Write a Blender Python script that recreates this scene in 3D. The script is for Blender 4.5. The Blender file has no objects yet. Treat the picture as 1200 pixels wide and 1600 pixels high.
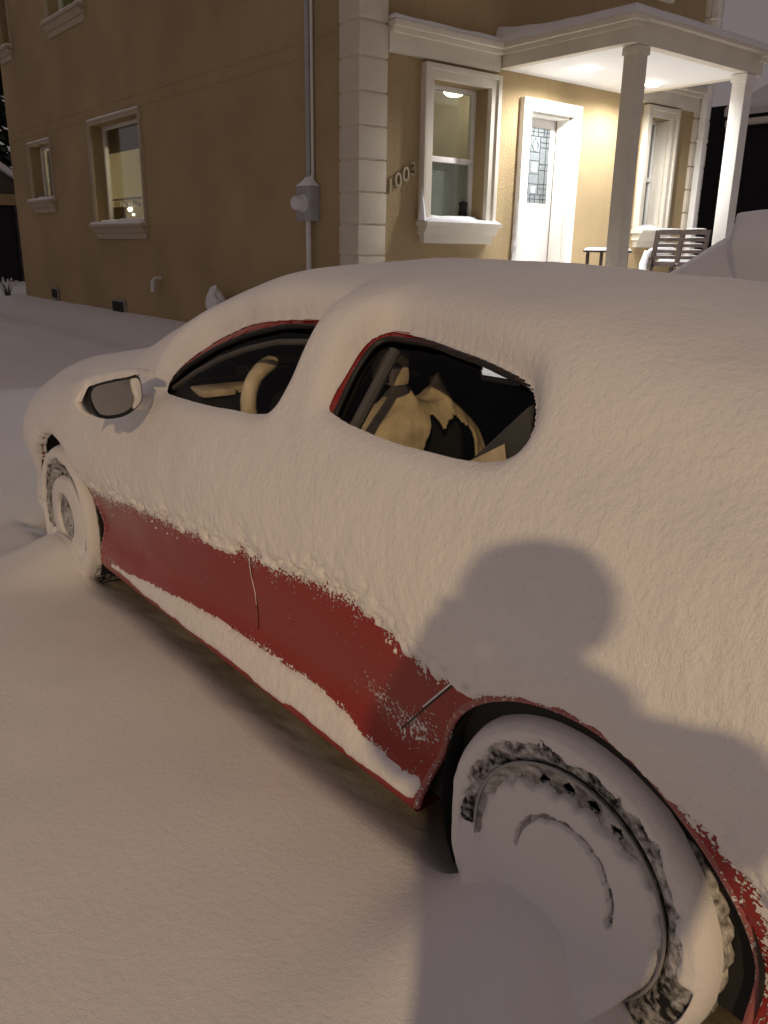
import bpy, bmesh, math, random
import numpy as np
from mathutils import Matrix, Vector

# ------------------------------------------------------------------ camera
sc = bpy.context.scene
col = sc.collection
CAM = np.array([0.78500, -1.05110, 1.44225])
F_PX, PIT, ROL, YAW = 1289.61, 0.31035, 0.014975, 0.681118
fw = np.array([-math.cos(YAW) * math.cos(PIT), math.sin(YAW) * math.cos(PIT), -math.sin(PIT)])
r0 = np.cross(fw, [0, 0, 1.0]); r0 /= np.linalg.norm(r0)
u0 = np.cross(r0, fw)
rv = math.cos(ROL) * r0 + math.sin(ROL) * u0
uv_ = -math.sin(ROL) * r0 + math.cos(ROL) * u0
cam = bpy.data.cameras.new('camera')
cam.sensor_fit = 'VERTICAL'; cam.sensor_height = 24.0
cam.lens = 24.0 * F_PX / 1600.0
cam.clip_start = 0.02; cam.clip_end = 600.0
camo = bpy.data.objects.new('camera', cam); col.objects.link(camo)
camo.matrix_world = Matrix(((rv[0], uv_[0], -fw[0], CAM[0]), (rv[1], uv_[1], -fw[1], CAM[1]),
                            (rv[2], uv_[2], -fw[2], CAM[2]), (0, 0, 0, 1)))
sc.camera = camo

# ------------------------------------------------------------------ sky, exposure
world = bpy.data.worlds.new('World'); sc.world = world; world.use_nodes = True
wn = world.node_tree.nodes; wl = world.node_tree.links
bg = wn['Background']
bg.inputs['Color'].default_value = (0.178, 0.148, 0.150, 1)     # overcast night sky glowing with town light
bg.inputs['Strength'].default_value = 1.0
sc.view_settings.view_transform = 'Standard'; sc.view_settings.look = 'None'
sc.view_settings.exposure = 0.0; sc.view_settings.gamma = 1.0
sc.cycles.max_bounces = 8; sc.cycles.diffuse_bounces = 4; sc.cycles.transparent_max_bounces = 12
sc.cycles.caustics_reflective = False; sc.cycles.caustics_refractive = False
sc.cycles.use_denoising = True
STREET = Vector((8.80, -8.86, 6.52))        # lantern of the street lamp behind the photographer
STREET_W = 3300.0
PORCH_W = 330.0

# ------------------------------------------------------------------ small helpers
rng = np.random.default_rng(7)
random.seed(7)

def put(me, name, parent=None, mats=()):
    o = bpy.data.objects.new(name, me); col.objects.link(o)
    for m in mats: me.materials.append(m)
    if parent is not None: o.parent = parent
    return o

def tag(o, label=None, cat=None, group=None, kind=None):
    if label: o['label'] = label
    if cat: o['category'] = cat
    if group: o['group'] = group
    if kind: o['kind'] = kind
    return o

def thing(name, label, cat, loc=(0, 0, 0), rz=0.0, group=None):
    o = bpy.data.objects.new(name, None); col.objects.link(o)
    o.location = loc; o.rotation_euler = (0, 0, rz); o.empty_display_size = .2
    return tag(o, label, cat, group)

def copy_tree(o, parent=None):
    c = o.copy(); col.objects.link(c)
    if parent is not None: c.parent = parent
    for ch in list(o.children): copy_tree(ch, c)
    return c

class MB:
    """collects boxes, tubes and sheets; build() links them as one mesh object"""
    def __init__(s): s.v = []; s.f = []; s.mi = []
    def add(s, v, f, mi=0):
        b = len(s.v); s.v += [tuple(map(float, p)) for p in v]
        s.f += [tuple(i + b for i in q) for q in f]; s.mi += [mi] * len(f); return s
    def box(s, a, b, mi=0, ch=0.0):
        x0, y0, z0 = [min(a[i], b[i]) for i in range(3)]; x1, y1, z1 = [max(a[i], b[i]) for i in range(3)]
        if ch <= 0:
            v = [(x0, y0, z0), (x1, y0, z0), (x1, y1, z0), (x0, y1, z0), (x0, y0, z1), (x1, y0, z1), (x1, y1, z1), (x0, y1, z1)]
            return s.add(v, [(3, 2, 1, 0), (4, 5, 6, 7), (0, 1, 5, 4), (1, 2, 6, 5), (2, 3, 7, 6), (3, 0, 4, 7)], mi)
        bm = bmesh.new(); bmesh.ops.create_cube(bm, size=1)
        for q in bm.verts: q.co = Vector(((x0 + x1) / 2 + q.co.x * (x1 - x0), (y0 + y1) / 2 + q.co.y * (y1 - y0), (z0 + z1) / 2 + q.co.z * (z1 - z0)))
        bmesh.ops.bevel(bm, geom=bm.edges[:], offset=ch, segments=2, affect='EDGES', profile=.7)
        bm.verts.index_update()
        s.add([q.co for q in bm.verts], [[w.index for w in f.verts] for f in bm.faces], mi); bm.free(); return s
    def tube(s, pts, r, n=8, mi=0, caps=True, closed=False):
        pts = [Vector(p) for p in pts]; N = len(pts)
        rr = r if hasattr(r, '__len__') else [r] * N
        v = []; up = Vector((0, 0, 1)); prev = None
        for i, p in enumerate(pts):
            a = pts[(i + 1) % N] if (closed or i < N - 1) else p
            b = pts[i - 1] if (closed or i > 0) else p
            t = (a - b).normalized()
            if prev is None:
                e = up if abs(t.z) < .9 else Vector((1, 0, 0)); n1 = t.cross(e).normalized()
            else:
                n1 = (prev - t * prev.dot(t)).normalized()
            prev = n1; n2 = t.cross(n1)
            for k in range(n):
                a_ = 2 * math.pi * k / n; v.append(p + (n1 * math.cos(a_) + n2 * math.sin(a_)) * rr[i])
        f = []
        for i in range(N if closed else N - 1):
            j = (i + 1) % N
            for k in range(n): f.append((i * n + k, i * n + (k + 1) % n, j * n + (k + 1) % n, j * n + k))
        if caps and not closed: f.append(tuple(range(n - 1, -1, -1))); f.append(tuple((N - 1) * n + k for k in range(n)))
        return s.add(v, f, mi)
    def lathe(s, prof, c=(0, 0, 0), axis='z', n=24, mi=0, closed=False):
        v = []; f = []
        for k in range(n):
            a = 2 * math.pi * k / n
            for r, h in prof:
                if axis == 'z': v.append((c[0] + r * math.cos(a), c[1] + r * math.sin(a), c[2] + h))
                elif axis == 'y': v.append((c[0] + r * math.cos(a), c[1] + h, c[2] + r * math.sin(a)))
                else: v.append((c[0] + h, c[1] + r * math.cos(a), c[2] + r * math.sin(a)))
        m = len(prof)
        for k in range(n):
            for i in range(m if closed else m - 1):
                j = (i + 1) % m; k2 = (k + 1) % n
                f.append((k * m + i, k2 * m + i, k2 * m + j, k * m + j))
        return s.add(v, f, mi)
    def prism(s, poly, d, mi=0):
        """poly: list of 3D points (planar), extruded by vector d"""
        n = len(poly); d = Vector(d); P = [Vector(p) for p in poly]
        return s.add(P + [p + d for p in P], [tuple(range(n - 1, -1, -1)), tuple(range(n, 2 * n))] +
                     [(i, (i + 1) % n, n + (i + 1) % n, n + i) for i in range(n)], mi)
    def build(s, name, mats, parent=None, smooth=False, recalc=True):
        me = bpy.data.meshes.new(name); me.from_pydata(s.v, [], s.f)
        if not isinstance(mats, (list, tuple)): mats = [mats]
        for m in mats: me.materials.append(m)
        me.polygons.foreach_set('material_index', s.mi)
        if recalc:
            bm = bmesh.new(); bm.from_mesh(me); bmesh.ops.recalc_face_normals(bm, faces=bm.faces); bm.to_mesh(me); bm.free()
        if smooth:
            me.polygons.foreach_set('use_smooth', [True] * len(me.polygons))
            try: me.set_sharp_from_angle(angle=math.radians(smooth if smooth is not True else 40))
            except Exception: pass
        me.update()
        return put(me, name, parent)

def grid_mesh(name, P, keep=None, smooth=True, flip=False, closed_u=False):
    """P: (nu, nv, 3); keep: (nu-1, nv-1) bool of the quads to keep"""
    nu, nv = P.shape[:2]
    idx = np.arange(nu * nv).reshape(nu, nv)
    if closed_u: idx = np.vstack([idx, idx[:1]])
    q = np.stack([idx[:-1, :-1], idx[1:, :-1], idx[1:, 1:], idx[:-1, 1:]], -1)
    if keep is not None: q = q[keep]
    q = q.reshape(-1, 4)
    if flip: q = q[:, ::-1]
    used = np.zeros(nu * nv, bool); used[q.ravel()] = True
    remap = np.cumsum(used) - 1
    V = P.reshape(-1, 3)[used]; q = remap[q]
    me = bpy.data.meshes.new(name)
    me.vertices.add(len(V)); me.vertices.foreach_set('co', V.astype(np.float32).ravel())
    me.loops.add(q.size); me.loops.foreach_set('vertex_index', q.astype(np.int32).ravel())
    me.polygons.add(len(q)); me.polygons.foreach_set('loop_start', np.arange(0, q.size, 4, dtype=np.int32))
    try: me.polygons.foreach_set('loop_total', np.full(len(q), 4, dtype=np.int32))
    except Exception: pass
    me.update(calc_edges=True); me.validate()
    me.polygons.foreach_set('use_smooth', np.full(len(me.polygons), smooth))
    return me, used

def vattr(me, name, val):
    a = me.attributes.new(name, 'FLOAT', 'POINT'); a.data.foreach_set('value', np.asarray(val, np.float32).ravel())

#BEGIN_LOFT
def vnoise(x, y, z=0.0, seed=0):
    """smooth value noise in -1..1 (numpy)"""
    x, y, z = np.broadcast_arrays(np.asarray(x, float), np.asarray(y, float), np.asarray(z, float))
    xi = np.floor(x).astype(np.int64); yi = np.floor(y).astype(np.int64); zi = np.floor(z).astype(np.int64)
    fx = x - xi; fy = y - yi; fz = z - zi
    fx = fx * fx * fx * (fx * (fx * 6 - 15) + 10); fy = fy * fy * fy * (fy * (fy * 6 - 15) + 10); fz = fz * fz * fz * (fz * (fz * 6 - 15) + 10)
    def h(a, b, c):
        n = (a * 374761393 + b * 668265263 + c * 2147483647 + seed * 1274126177) & 0xffffffff
        n = ((n ^ (n >> 13)) * 1274126177) & 0xffffffff
        n = ((n ^ (n >> 15)) * 2246822519) & 0xffffffff
        return ((n ^ (n >> 16)) & 0xffff) / 32767.5 - 1
    def L(a, b, t): return a + (b - a) * t
    r = []
    for c in (0, 1):
        r.append(L(L(h(xi, yi, zi + c), h(xi + 1, yi, zi + c), fx), L(h(xi, yi + 1, zi + c), h(xi + 1, yi + 1, zi + c), fx), fy))
    return L(r[0], r[1], fz)

def fbm(x, y, z=0.0, o=4, seed=0):
    s = 0; a = 1; t = 0
    for i in range(o):
        s = s + a * vnoise(x * 2 ** i + 13.7 * i, y * 2 ** i, np.asarray(z) * 2 ** i, seed + i); t += a; a *= .5
    return s / t

def sstep(a, b, x):
    t = np.clip((x - a) / (b - a), 0, 1); return t * t * (3 - 2 * t)

def pchip(xk, yk, x):
    xk = np.asarray(xk, float); yk = np.asarray(yk, float); x = np.asarray(x, float)
    h = np.diff(xk); d = np.diff(yk) / h
    m = np.zeros_like(yk); m[0] = d[0]; m[-1] = d[-1]
    for i in range(1, len(xk) - 1):
        if d[i - 1] * d[i] > 0:
            w1 = 2 * h[i] + h[i - 1]; w2 = h[i] + 2 * h[i - 1]; m[i] = (w1 + w2) / (w1 / d[i - 1] + w2 / d[i])
    i = np.clip(np.searchsorted(xk, x) - 1, 0, len(h) - 1)
    t = np.clip((x - xk[i]) / h[i], 0, 1); t2 = t * t; t3 = t2 * t
    return (2 * t3 - 3 * t2 + 1) * yk[i] + (t3 - 2 * t2 + t) * h[i] * m[i] + (-2 * t3 + 3 * t2) * yk[i + 1] + (t3 - t2) * h[i] * m[i + 1]

def hermite_k(C, t):
    """C: (nx, K) control values at t = 0..K-1; monotone cubic along t -> (nx, nt)"""
    d = np.diff(C, axis=1); m = np.zeros_like(C); m[:, 0] = d[:, 0]; m[:, -1] = d[:, -1]
    a = d[:, :-1]; b = d[:, 1:]; s = a * b > 0
    m[:, 1:-1] = np.where(s, 2 * a * b / np.where(s, a + b, 1), 0)
    i = np.clip(np.floor(t).astype(int), 0, C.shape[1] - 2); u = t - i
    u2 = u * u; u3 = u2 * u
    return (2 * u3 - 3 * u2 + 1) * C[:, i] + (u3 - 2 * u2 + u) * m[:, i] + (-2 * u3 + 3 * u2) * C[:, i + 1] + (u3 - u2) * m[:, i + 1]

# cross sections of the car: x -> twelve (w, z) points from under the sill up to the centre line (w = distance from the near side)
LOW = [(.16, .19), (.055, .178), (.022, .225), (.030, .290), (.050, .37), (.0, .62), (.018, .80)]
def low(dw=0., dz=0., z6=.80, w6=.018, z5=.62):
    L = [(w + dw, z + dz) for w, z in LOW]; L[5] = (dw, z5); L[6] = (w6 + dw, z6); return L
ST = {
 -3.64: low(.62, .10, .52, .02, .45) + [(.66, .545), (.68, .555), (.72, .56), (.78, .565), (.90, .57)],
 -3.56: low(.34, .06, .58, .02, .47) + [(.40, .615), (.44, .63), (.50, .64), (.62, .645), (.90, .65)],
 -3.40: low(.13, .04, .645, .03, .52) + [(.21, .695), (.27, .715), (.36, .73), (.52, .74), (.90, .755)],
 -3.10: low(.025, .02, .72, .03, .60) + [(.125, .785), (.19, .805), (.30, .82), (.48, .832), (.90, .85)],
 -2.70: low(.0, .0, .765, .02, .62) + [(.095, .855), (.16, .872), (.27, .885), (.45, .90), (.90, .925)],
 -2.30: low(.0, .0, .79) + [(.085, .905), (.15, .925), (.25, .945), (.42, .97), (.90, 1.00)],
 -2.00: low() + [(.08, .93), (.145, .985), (.235, 1.04), (.42, 1.10), (.90, 1.135)],
 -1.70: low() + [(.078, .945), (.148, 1.05), (.24, 1.135), (.44, 1.215), (.90, 1.245)],
 -1.40: low() + [(.075, .955), (.155, 1.09), (.25, 1.203), (.47, 1.284), (.90, 1.316)],
 -1.00: low() + [(.075, .965), (.163, 1.108), (.262, 1.220), (.50, 1.286), (.90, 1.322)],
 -0.45: low() + [(.085, .985), (.172, 1.11), (.28, 1.218), (.50, 1.272), (.90, 1.292)],
  0.00: low() + [(.090, .99), (.19, 1.08), (.31, 1.15), (.52, 1.195), (.90, 1.215)],
  0.40: low() + [(.105, .985), (.20, 1.025), (.33, 1.065), (.55, 1.10), (.90, 1.115)],
  0.70: low(.03, .03) + [(.13, .965), (.23, .99), (.35, 1.005), (.55, 1.015), (.90, 1.025)],
  0.92: low(.12, .07) + [(.22, .93), (.30, .96), (.40, .975), (.58, .985), (.90, .99)],
  1.00: low(.30, .10) + [(.38, .88), (.43, .90), (.50, .91), (.64, .92), (.90, .925)],
  1.03: low(.60, .14) + [(.66, .80), (.68, .82), (.72, .83), (.78, .84), (.90, .845)],
}
SX = sorted(ST); SC = np.array([ST[x] for x in SX])          # (ns, 12, 2)
HALF = 0.90
def loft(x, t, SX=SX, SC=SC, half=HALF):
    """x (nx,), t (nt,) in 0..22 (11 = centre line, beyond it the far side) -> P (nx, nt, 3)"""
    x = np.asarray(x, float); t = np.asarray(t, float)
    K = SC.shape[1]
    W = np.stack([pchip(SX, SC[:, k, 0], x) for k in range(K)], 1); Z = np.stack([pchip(SX, SC[:, k, 1], x) for k in range(K)], 1)
    far = t > K - 1; tt = np.where(far, 2 * (K - 1) - t, t)
    w = hermite_k(W, tt); z = hermite_k(Z, tt)
    y = np.where(far[None, :], 2 * half - w, w)
    return np.stack([np.broadcast_to(x[:, None], y.shape), y, z], -1)

def normals(P):
    a = np.gradient(P, axis=0); b = np.gradient(P, axis=1)
    n = np.cross(a, b); n /= np.maximum(np.linalg.norm(n, axis=-1, keepdims=True), 1e-9)
    return n

def side_w(x, z):
    """distance of the near side's surface from y = 0 at (x, z)"""
    x = np.atleast_1d(np.asarray(x, float)); z = np.atleast_1d(np.asarray(z, float))
    t = np.linspace(1, 10.9, 200); P = loft(x, t)
    return np.array([np.interp(z[i], np.maximum.accumulate(P[i, :, 2]), P[i, :, 1]) for i in range(len(x))])
#END_LOFT

# ------------------------------------------------------------------ materials
def mat(name, c, rough=.6, metal=0., noise=0., nscale=8., bump=0., bscale=60., spec=.5, coat=0., c2=None, emit=None, estr=0., detail=4.):
    m = bpy.data.materials.new(name); m.use_nodes = True
    nt = m.node_tree; b = nt.nodes['Principled BSDF']
    b.inputs['Roughness'].default_value = rough; b.inputs['Metallic'].default_value = metal
    b.inputs['Specular IOR Level'].default_value = spec; b.inputs['Coat Weight'].default_value = coat
    c = tuple(c) + (1,); b.inputs['Base Color'].default_value = c
    if emit: b.inputs['Emission Color'].default_value = tuple(emit) + (1,); b.inputs['Emission Strength'].default_value = estr
    if noise or bump or c2:
        tc = nt.nodes.new('ShaderNodeTexCoord')
    if noise or c2:
        n = nt.nodes.new('ShaderNodeTexNoise'); n.inputs['Scale'].default_value = nscale; n.inputs['Detail'].default_value = detail
        nt.links.new(tc.outputs['Object'], n.inputs['Vector'])
        r = nt.nodes.new('ShaderNodeValToRGB'); r.color_ramp.elements[0].position = .3; r.color_ramp.elements[1].position = .7
        lo = tuple(max(0, v * (1 - noise)) for v in c[:3]) + (1,); hi = (tuple(c2) + (1,)) if c2 else tuple(v * (1 + noise) for v in c[:3]) + (1,)
        r.color_ramp.elements[0].color = lo; r.color_ramp.elements[1].color = hi
        nt.links.new(n.outputs['Fac'], r.inputs['Fac']); nt.links.new(r.outputs['Color'], b.inputs['Base Color'])
    if bump:
        n2 = nt.nodes.new('ShaderNodeTexNoise'); n2.inputs['Scale'].default_value = bscale; n2.inputs['Detail'].default_value = 5
        nt.links.new(tc.outputs['Object'], n2.inputs['Vector'])
        bp = nt.nodes.new('ShaderNodeBump'); bp.inputs['Strength'].default_value = 1; bp.inputs['Distance'].default_value = bump
        nt.links.new(n2.outputs['Fac'], bp.inputs['Height']); nt.links.new(bp.outputs['Normal'], b.inputs['Normal'])
    return m

def snow_mat(name, fine, streak=0.0, scale=1.0, dirt=False, lift=0.):
    m = bpy.data.materials.new(name); m.use_nodes = True
    nt = m.node_tree; b = nt.nodes['Principled BSDF']; L = nt.links
    b.inputs['Roughness'].default_value = .75; b.inputs['Specular IOR Level'].default_value = .25
    tc = nt.nodes.new('ShaderNodeTexCoord')
    n0 = nt.nodes.new('ShaderNodeTexNoise'); n0.inputs['Scale'].default_value = 3; n0.inputs['Detail'].default_value = 6
    L.new(tc.outputs['Object'], n0.inputs['Vector'])
    r = nt.nodes.new('ShaderNodeValToRGB'); r.color_ramp.elements[0].position = .25; r.color_ramp.elements[1].position = .75
    r.color_ramp.elements[0].color = (.79 + lift, .78 + lift, .785 + lift, 1); r.color_ramp.elements[1].color = (.84 + lift, .83 + lift, .835 + lift, 1)
    L.new(n0.outputs['Fac'], r.inputs['Fac']); L.new(r.outputs['Color'], b.inputs['Base Color'])
    if dirt:      # bare driveway where the wind kept the snow out ('bare' point attribute)
        at = nt.nodes.new('ShaderNodeAttribute'); at.attribute_name = 'bare'
        nd = nt.nodes.new('ShaderNodeTexNoise'); nd.inputs['Scale'].default_value = 14; nd.inputs['Detail'].default_value = 6
        L.new(tc.outputs['Object'], nd.inputs['Vector'])
        ad = nt.nodes.new('ShaderNodeMath'); ad.operation = 'MULTIPLY_ADD'; ad.inputs[1].default_value = .35; L.new(nd.outputs['Fac'], ad.inputs[0]); L.new(at.outputs['Fac'], ad.inputs[2])
        mr = nt.nodes.new('ShaderNodeMapRange'); mr.inputs['From Min'].default_value = .32; mr.inputs['From Max'].default_value = 1.2; L.new(ad.outputs[0], mr.inputs['Value'])
        mx = nt.nodes.new('ShaderNodeMix'); mx.data_type = 'RGBA'; L.new(mr.outputs['Result'], mx.inputs['Factor'])
        L.new(r.outputs['Color'], mx.inputs['A']); mx.inputs['B'].default_value = (.21, .165, .11, 1); L.new(mx.outputs['Result'], b.inputs['Base Color'])
    mp = nt.nodes.new('ShaderNodeMapping'); L.new(tc.outputs['Object'], mp.inputs['Vector'])
    if streak: mp.inputs['Rotation'].default_value = (0, .35, 0); mp.inputs['Scale'].default_value = (1.15, 1, .8)
    na = nt.nodes.new('ShaderNodeTexNoise'); na.inputs['Scale'].default_value = 58 * scale; na.inputs['Detail'].default_value = 4; na.inputs['Roughness'].default_value = .6
    L.new(mp.outputs['Vector'], na.inputs['Vector'])
    nb = nt.nodes.new('ShaderNodeTexNoise'); nb.inputs['Scale'].default_value = 330 * scale; nb.inputs['Detail'].default_value = 2
    L.new(tc.outputs['Object'], nb.inputs['Vector'])
    b1 = nt.nodes.new('ShaderNodeBump'); b1.inputs['Distance'].default_value = fine
    b2 = nt.nodes.new('ShaderNodeBump'); b2.inputs['Distance'].default_value = .0012 / scale
    L.new(na.outputs['Fac'], b1.inputs['Height']); L.new(nb.outputs['Fac'], b2.inputs['Height'])
    L.new(b1.outputs['Normal'], b2.inputs['Normal']); L.new(b2.outputs['Normal'], b.inputs['Normal'])
    return m

def dusted(name, base, rough, coat, spec=.5, scale=95., soft=.0, veil=False):
    """a surface with wind blown snow specks; the point attribute 'dust' (0..1) says how many"""
    m = bpy.data.materials.new(name); m.use_nodes = True
    nt = m.node_tree; b = nt.nodes['Principled BSDF']; L = nt.links
    at = nt.nodes.new('ShaderNodeAttribute'); at.attribute_name = 'dust'
    tc = nt.nodes.new('ShaderNodeTexCoord')
    n1 = nt.nodes.new('ShaderNodeTexNoise'); n1.inputs['Scale'].default_value = scale; n1.inputs['Detail'].default_value = 3
    n2 = nt.nodes.new('ShaderNodeTexNoise'); n2.inputs['Scale'].default_value = scale * .13; n2.inputs['Detail'].default_value = 3
    for n in (n1, n2): L.new(tc.outputs['Object'], n.inputs['Vector'])
    a = nt.nodes.new('ShaderNodeMath'); a.operation = 'MULTIPLY_ADD'; a.inputs[1].default_value = .45
    L.new(n2.outputs['Fac'], a.inputs[0]); L.new(n1.outputs['Fac'], a.inputs[2])          # n1 + .45 n2, mean .725
    s = nt.nodes.new('ShaderNodeMath'); s.operation = 'ADD'; L.new(a.outputs[0], s.inputs[0])
    d = nt.nodes.new('ShaderNodeMath'); d.operation = 'MULTIPLY'; d.inputs[1].default_value = .62; L.new(at.outputs['Fac'], d.inputs[0]); L.new(d.outputs[0], s.inputs[1])
    r = nt.nodes.new('ShaderNodeMapRange'); r.inputs['From Min'].default_value = 1.0 - soft; r.inputs['From Max'].default_value = 1.05 + soft
    L.new(s.outputs[0], r.inputs['Value'])
    mx = nt.nodes.new('ShaderNodeMix'); mx.data_type = 'RGBA'; L.new(r.outputs['Result'], mx.inputs['Factor'])
    mx.inputs['A'].default_value = tuple(base) + (1,)
    if veil:      # thin even frost
        av = nt.nodes.new('ShaderNodeAttribute'); av.attribute_name = 'veil'
        vm = nt.nodes.new('ShaderNodeMix'); vm.data_type = 'RGBA'; L.new(av.outputs['Fac'], vm.inputs['Factor'])
        vm.inputs['A'].default_value = tuple(base) + (1,); vm.inputs['B'].default_value = (.8, .79, .79, 1); L.new(vm.outputs['Result'], mx.inputs['A'])
    mx.inputs['B'].default_value = (.8, .79, .79, 1)
    L.new(mx.outputs['Result'], b.inputs['Base Color'])
    rr = nt.nodes.new('ShaderNodeMapRange'); rr.inputs['To Min'].default_value = rough; rr.inputs['To Max'].default_value = .8
    L.new(r.outputs['Result'], rr.inputs['Value']); L.new(rr.outputs['Result'], b.inputs['Roughness'])
    b.inputs['Specular IOR Level'].default_value = spec
    if coat:
        cm = nt.nodes.new('ShaderNodeMapRange'); cm.inputs['To Min'].default_value = coat; cm.inputs['To Max'].default_value = 0
        L.new(r.outputs['Result'], cm.inputs['Value']); L.new(cm.outputs['Result'], b.inputs['Coat Weight']); b.inputs['Coat Roughness'].default_value = .25
    bp = nt.nodes.new('ShaderNodeBump'); bp.inputs['Distance'].default_value = .003
    L.new(r.outputs['Result'], bp.inputs['Height']); L.new(bp.outputs['Normal'], b.inputs['Normal'])
    return m

def glass_mat(name, tint, refl=.08, rough=.02, hi=.75):
    m = bpy.data.materials.new(name); m.use_nodes = True
    nt = m.node_tree; L = nt.links
    for n in list(nt.nodes): nt.nodes.remove(n)
    out = nt.nodes.new('ShaderNodeOutputMaterial'); mx = nt.nodes.new('ShaderNodeMixShader')
    t = nt.nodes.new('ShaderNodeBsdfTransparent'); t.inputs['Color'].default_value = tuple(tint) + (1,)
    g = nt.nodes.new('ShaderNodeBsdfGlossy'); g.inputs['Roughness'].default_value = rough
    lw = nt.nodes.new('ShaderNodeLayerWeight'); lw.inputs['Blend'].default_value = .25
    mr = nt.nodes.new('ShaderNodeMapRange'); mr.inputs['To Min'].default_value = refl; mr.inputs['To Max'].default_value = hi
    L.new(lw.outputs['Fresnel'], mr.inputs['Value']); L.new(mr.outputs['Result'], mx.inputs['Fac'])
    L.new(t.outputs['BSDF'], mx.inputs[1]); L.new(g.outputs['BSDF'], mx.inputs[2]); L.new(mx.outputs['Shader'], out.inputs['Surface'])
    return m

def emit_mat(name, c, s):
    m = mat(name, (0, 0, 0), emit=c, estr=s); return m

M = {
 'snow': snow_mat('snow_ground', .0022, dirt=False), 'ground': snow_mat('snow_yard', .0022, dirt=True), 'snow_car': snow_mat('snow_packed', .0046, streak=1, lift=.06), 'snow_far': snow_mat('snow_far', .01, scale=.4),
 'red': dusted('red_paint', (.29, .015, .010), .42, .18, spec=.35, scale=130, veil=True), 'trim': mat('black_trim', (.012, .012, .013), .5, bump=.0005, bscale=300),
 'rubber': dusted('tyre_rubber', (.020, .020, .020), .85, 0, spec=.2, scale=60, soft=.20), 'steel': dusted('wheel_steel', (.11, .108, .105), .5, 0, scale=40, soft=.25),
 'seal': mat('window_seal', (.015, .015, .016), .5), 'liner': mat('wheel_liner', (.012, .012, .013), .9, noise=.3),
 'under': mat('underbody', (.02, .019, .018), .9, noise=.4), 'disc': mat('brake_drum', (.03, .028, .027), .7, noise=.4),
 'cabin': mat('cabin_trim', (.016, .016, .017), .8, noise=.2, bump=.001, bscale=200), 'cabin_grey': mat('cabin_grey', (.085, .08, .075), .7, noise=.2),
 'fabric': mat('seat_fabric', (.022, .021, .022), .95, noise=.3, bump=.001, bscale=350), 'beige': mat('beige_cloth_and_lit', (.86, .72, .51), .9, noise=.25, nscale=12, bump=.006, bscale=22),  # beige: seat cover cloth, also painted lamp light on pillar trim and wheel rim
 'belt': mat('grey_webbing', (.10, .10, .102), .8, noise=.15, bump=.0006, bscale=500), 'chrome': mat('chrome', (.6, .6, .6), .2, metal=1.),
 'auto_glass': glass_mat('auto_glass', (.97, .98, .97), .008, hi=.28), 'mirror': mat('mirror_glass', (.30, .30, .305), .12, metal=1., bump=.0004, bscale=30, noise=.08),
 'stucco': mat('tan_stucco', (.39, .287, .148), .92, noise=.15, nscale=.8, bump=.010, bscale=48), 'quoin': mat('quoin_stucco', (.62, .55, .43), .9, noise=.08, nscale=2.5, bump=.004, bscale=70),
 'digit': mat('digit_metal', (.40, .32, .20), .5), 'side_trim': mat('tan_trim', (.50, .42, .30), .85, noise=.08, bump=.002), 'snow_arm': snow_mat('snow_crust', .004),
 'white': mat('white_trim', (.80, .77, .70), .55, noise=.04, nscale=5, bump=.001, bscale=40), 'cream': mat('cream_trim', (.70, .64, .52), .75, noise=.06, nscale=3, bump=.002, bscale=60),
 'door': mat('white_door', (.83, .82, .79), .4, noise=.02), 'ceiling': mat('porch_ceiling', (.88, .875, .85), .7, noise=.03, nscale=2),
 'win_glass': glass_mat('window_glass', (.92, .94, .92), .06, .01, hi=.6), 'room': mat('room_dark', (.05, .05, .047), .9), 'room_wall': mat('room_wall', (.55, .50, .38), .9, noise=.1, nscale=2),
 'blind': mat('grey_green_blind', (.46, .49, .42), .8, noise=.08, nscale=9), 'metal': mat('grey_metal', (.36, .36, .36), .55, noise=.1, bump=.001), 'plastic': mat('white_plastic', (.7, .68, .65), .5, noise=.06),
 'wood': mat('brown_wood', (.055, .036, .026), .75, noise=.35, nscale=14, bump=.002, bscale=40), 'dark': mat('dark_siding', (.012, .012, .014), .9, noise=.3, nscale=5), 'darkwood': mat('weathered_fence', (.05, .045, .042), .9, noise=.4, nscale=6),
 'concrete': mat('concrete', (.32, .30, .28), .9, noise=.2, bump=.003), 'lens': emit_mat('lamp_lens', (1., .95, .84), 40.), 'bulb': emit_mat('street_lens', (1., .72, .42), 60.), 'warm': emit_mat('kitchen_bulb', (1., .9, .68), 6.),
 'lead': mat('lead_came', (.06, .062, .065), .5, metal=.6), 'frost': mat('frosted_glass', (.20, .225, .225), .25, noise=.1, nscale=30, bump=.002, bscale=90), 'bevelglass': mat('bevelled_glass', (.66, .72, .72), .12, noise=.05),
 'coat': mat('navy_coat', (.03, .035, .05), .85, noise=.2, bump=.003, bscale=25), 'jean': mat('jeans', (.04, .05, .08), .9, noise=.2), 'skin': mat('skin', (.50, .31, .22), .6), 'knit': mat('knit_hat', (.09, .09, .095), .95, bump=.003, bscale=120),
 'phone': mat('phone_body', (.015, .015, .017), .3), 'eye': mat('eye', (.75, .74, .72), .3), 'bark': mat('bark', (.07, .055, .045), .95, noise=.4, bump=.01, bscale=20), 'leaf': mat('evergreen', (.035, .05, .035), .9, noise=.4),
}

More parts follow.
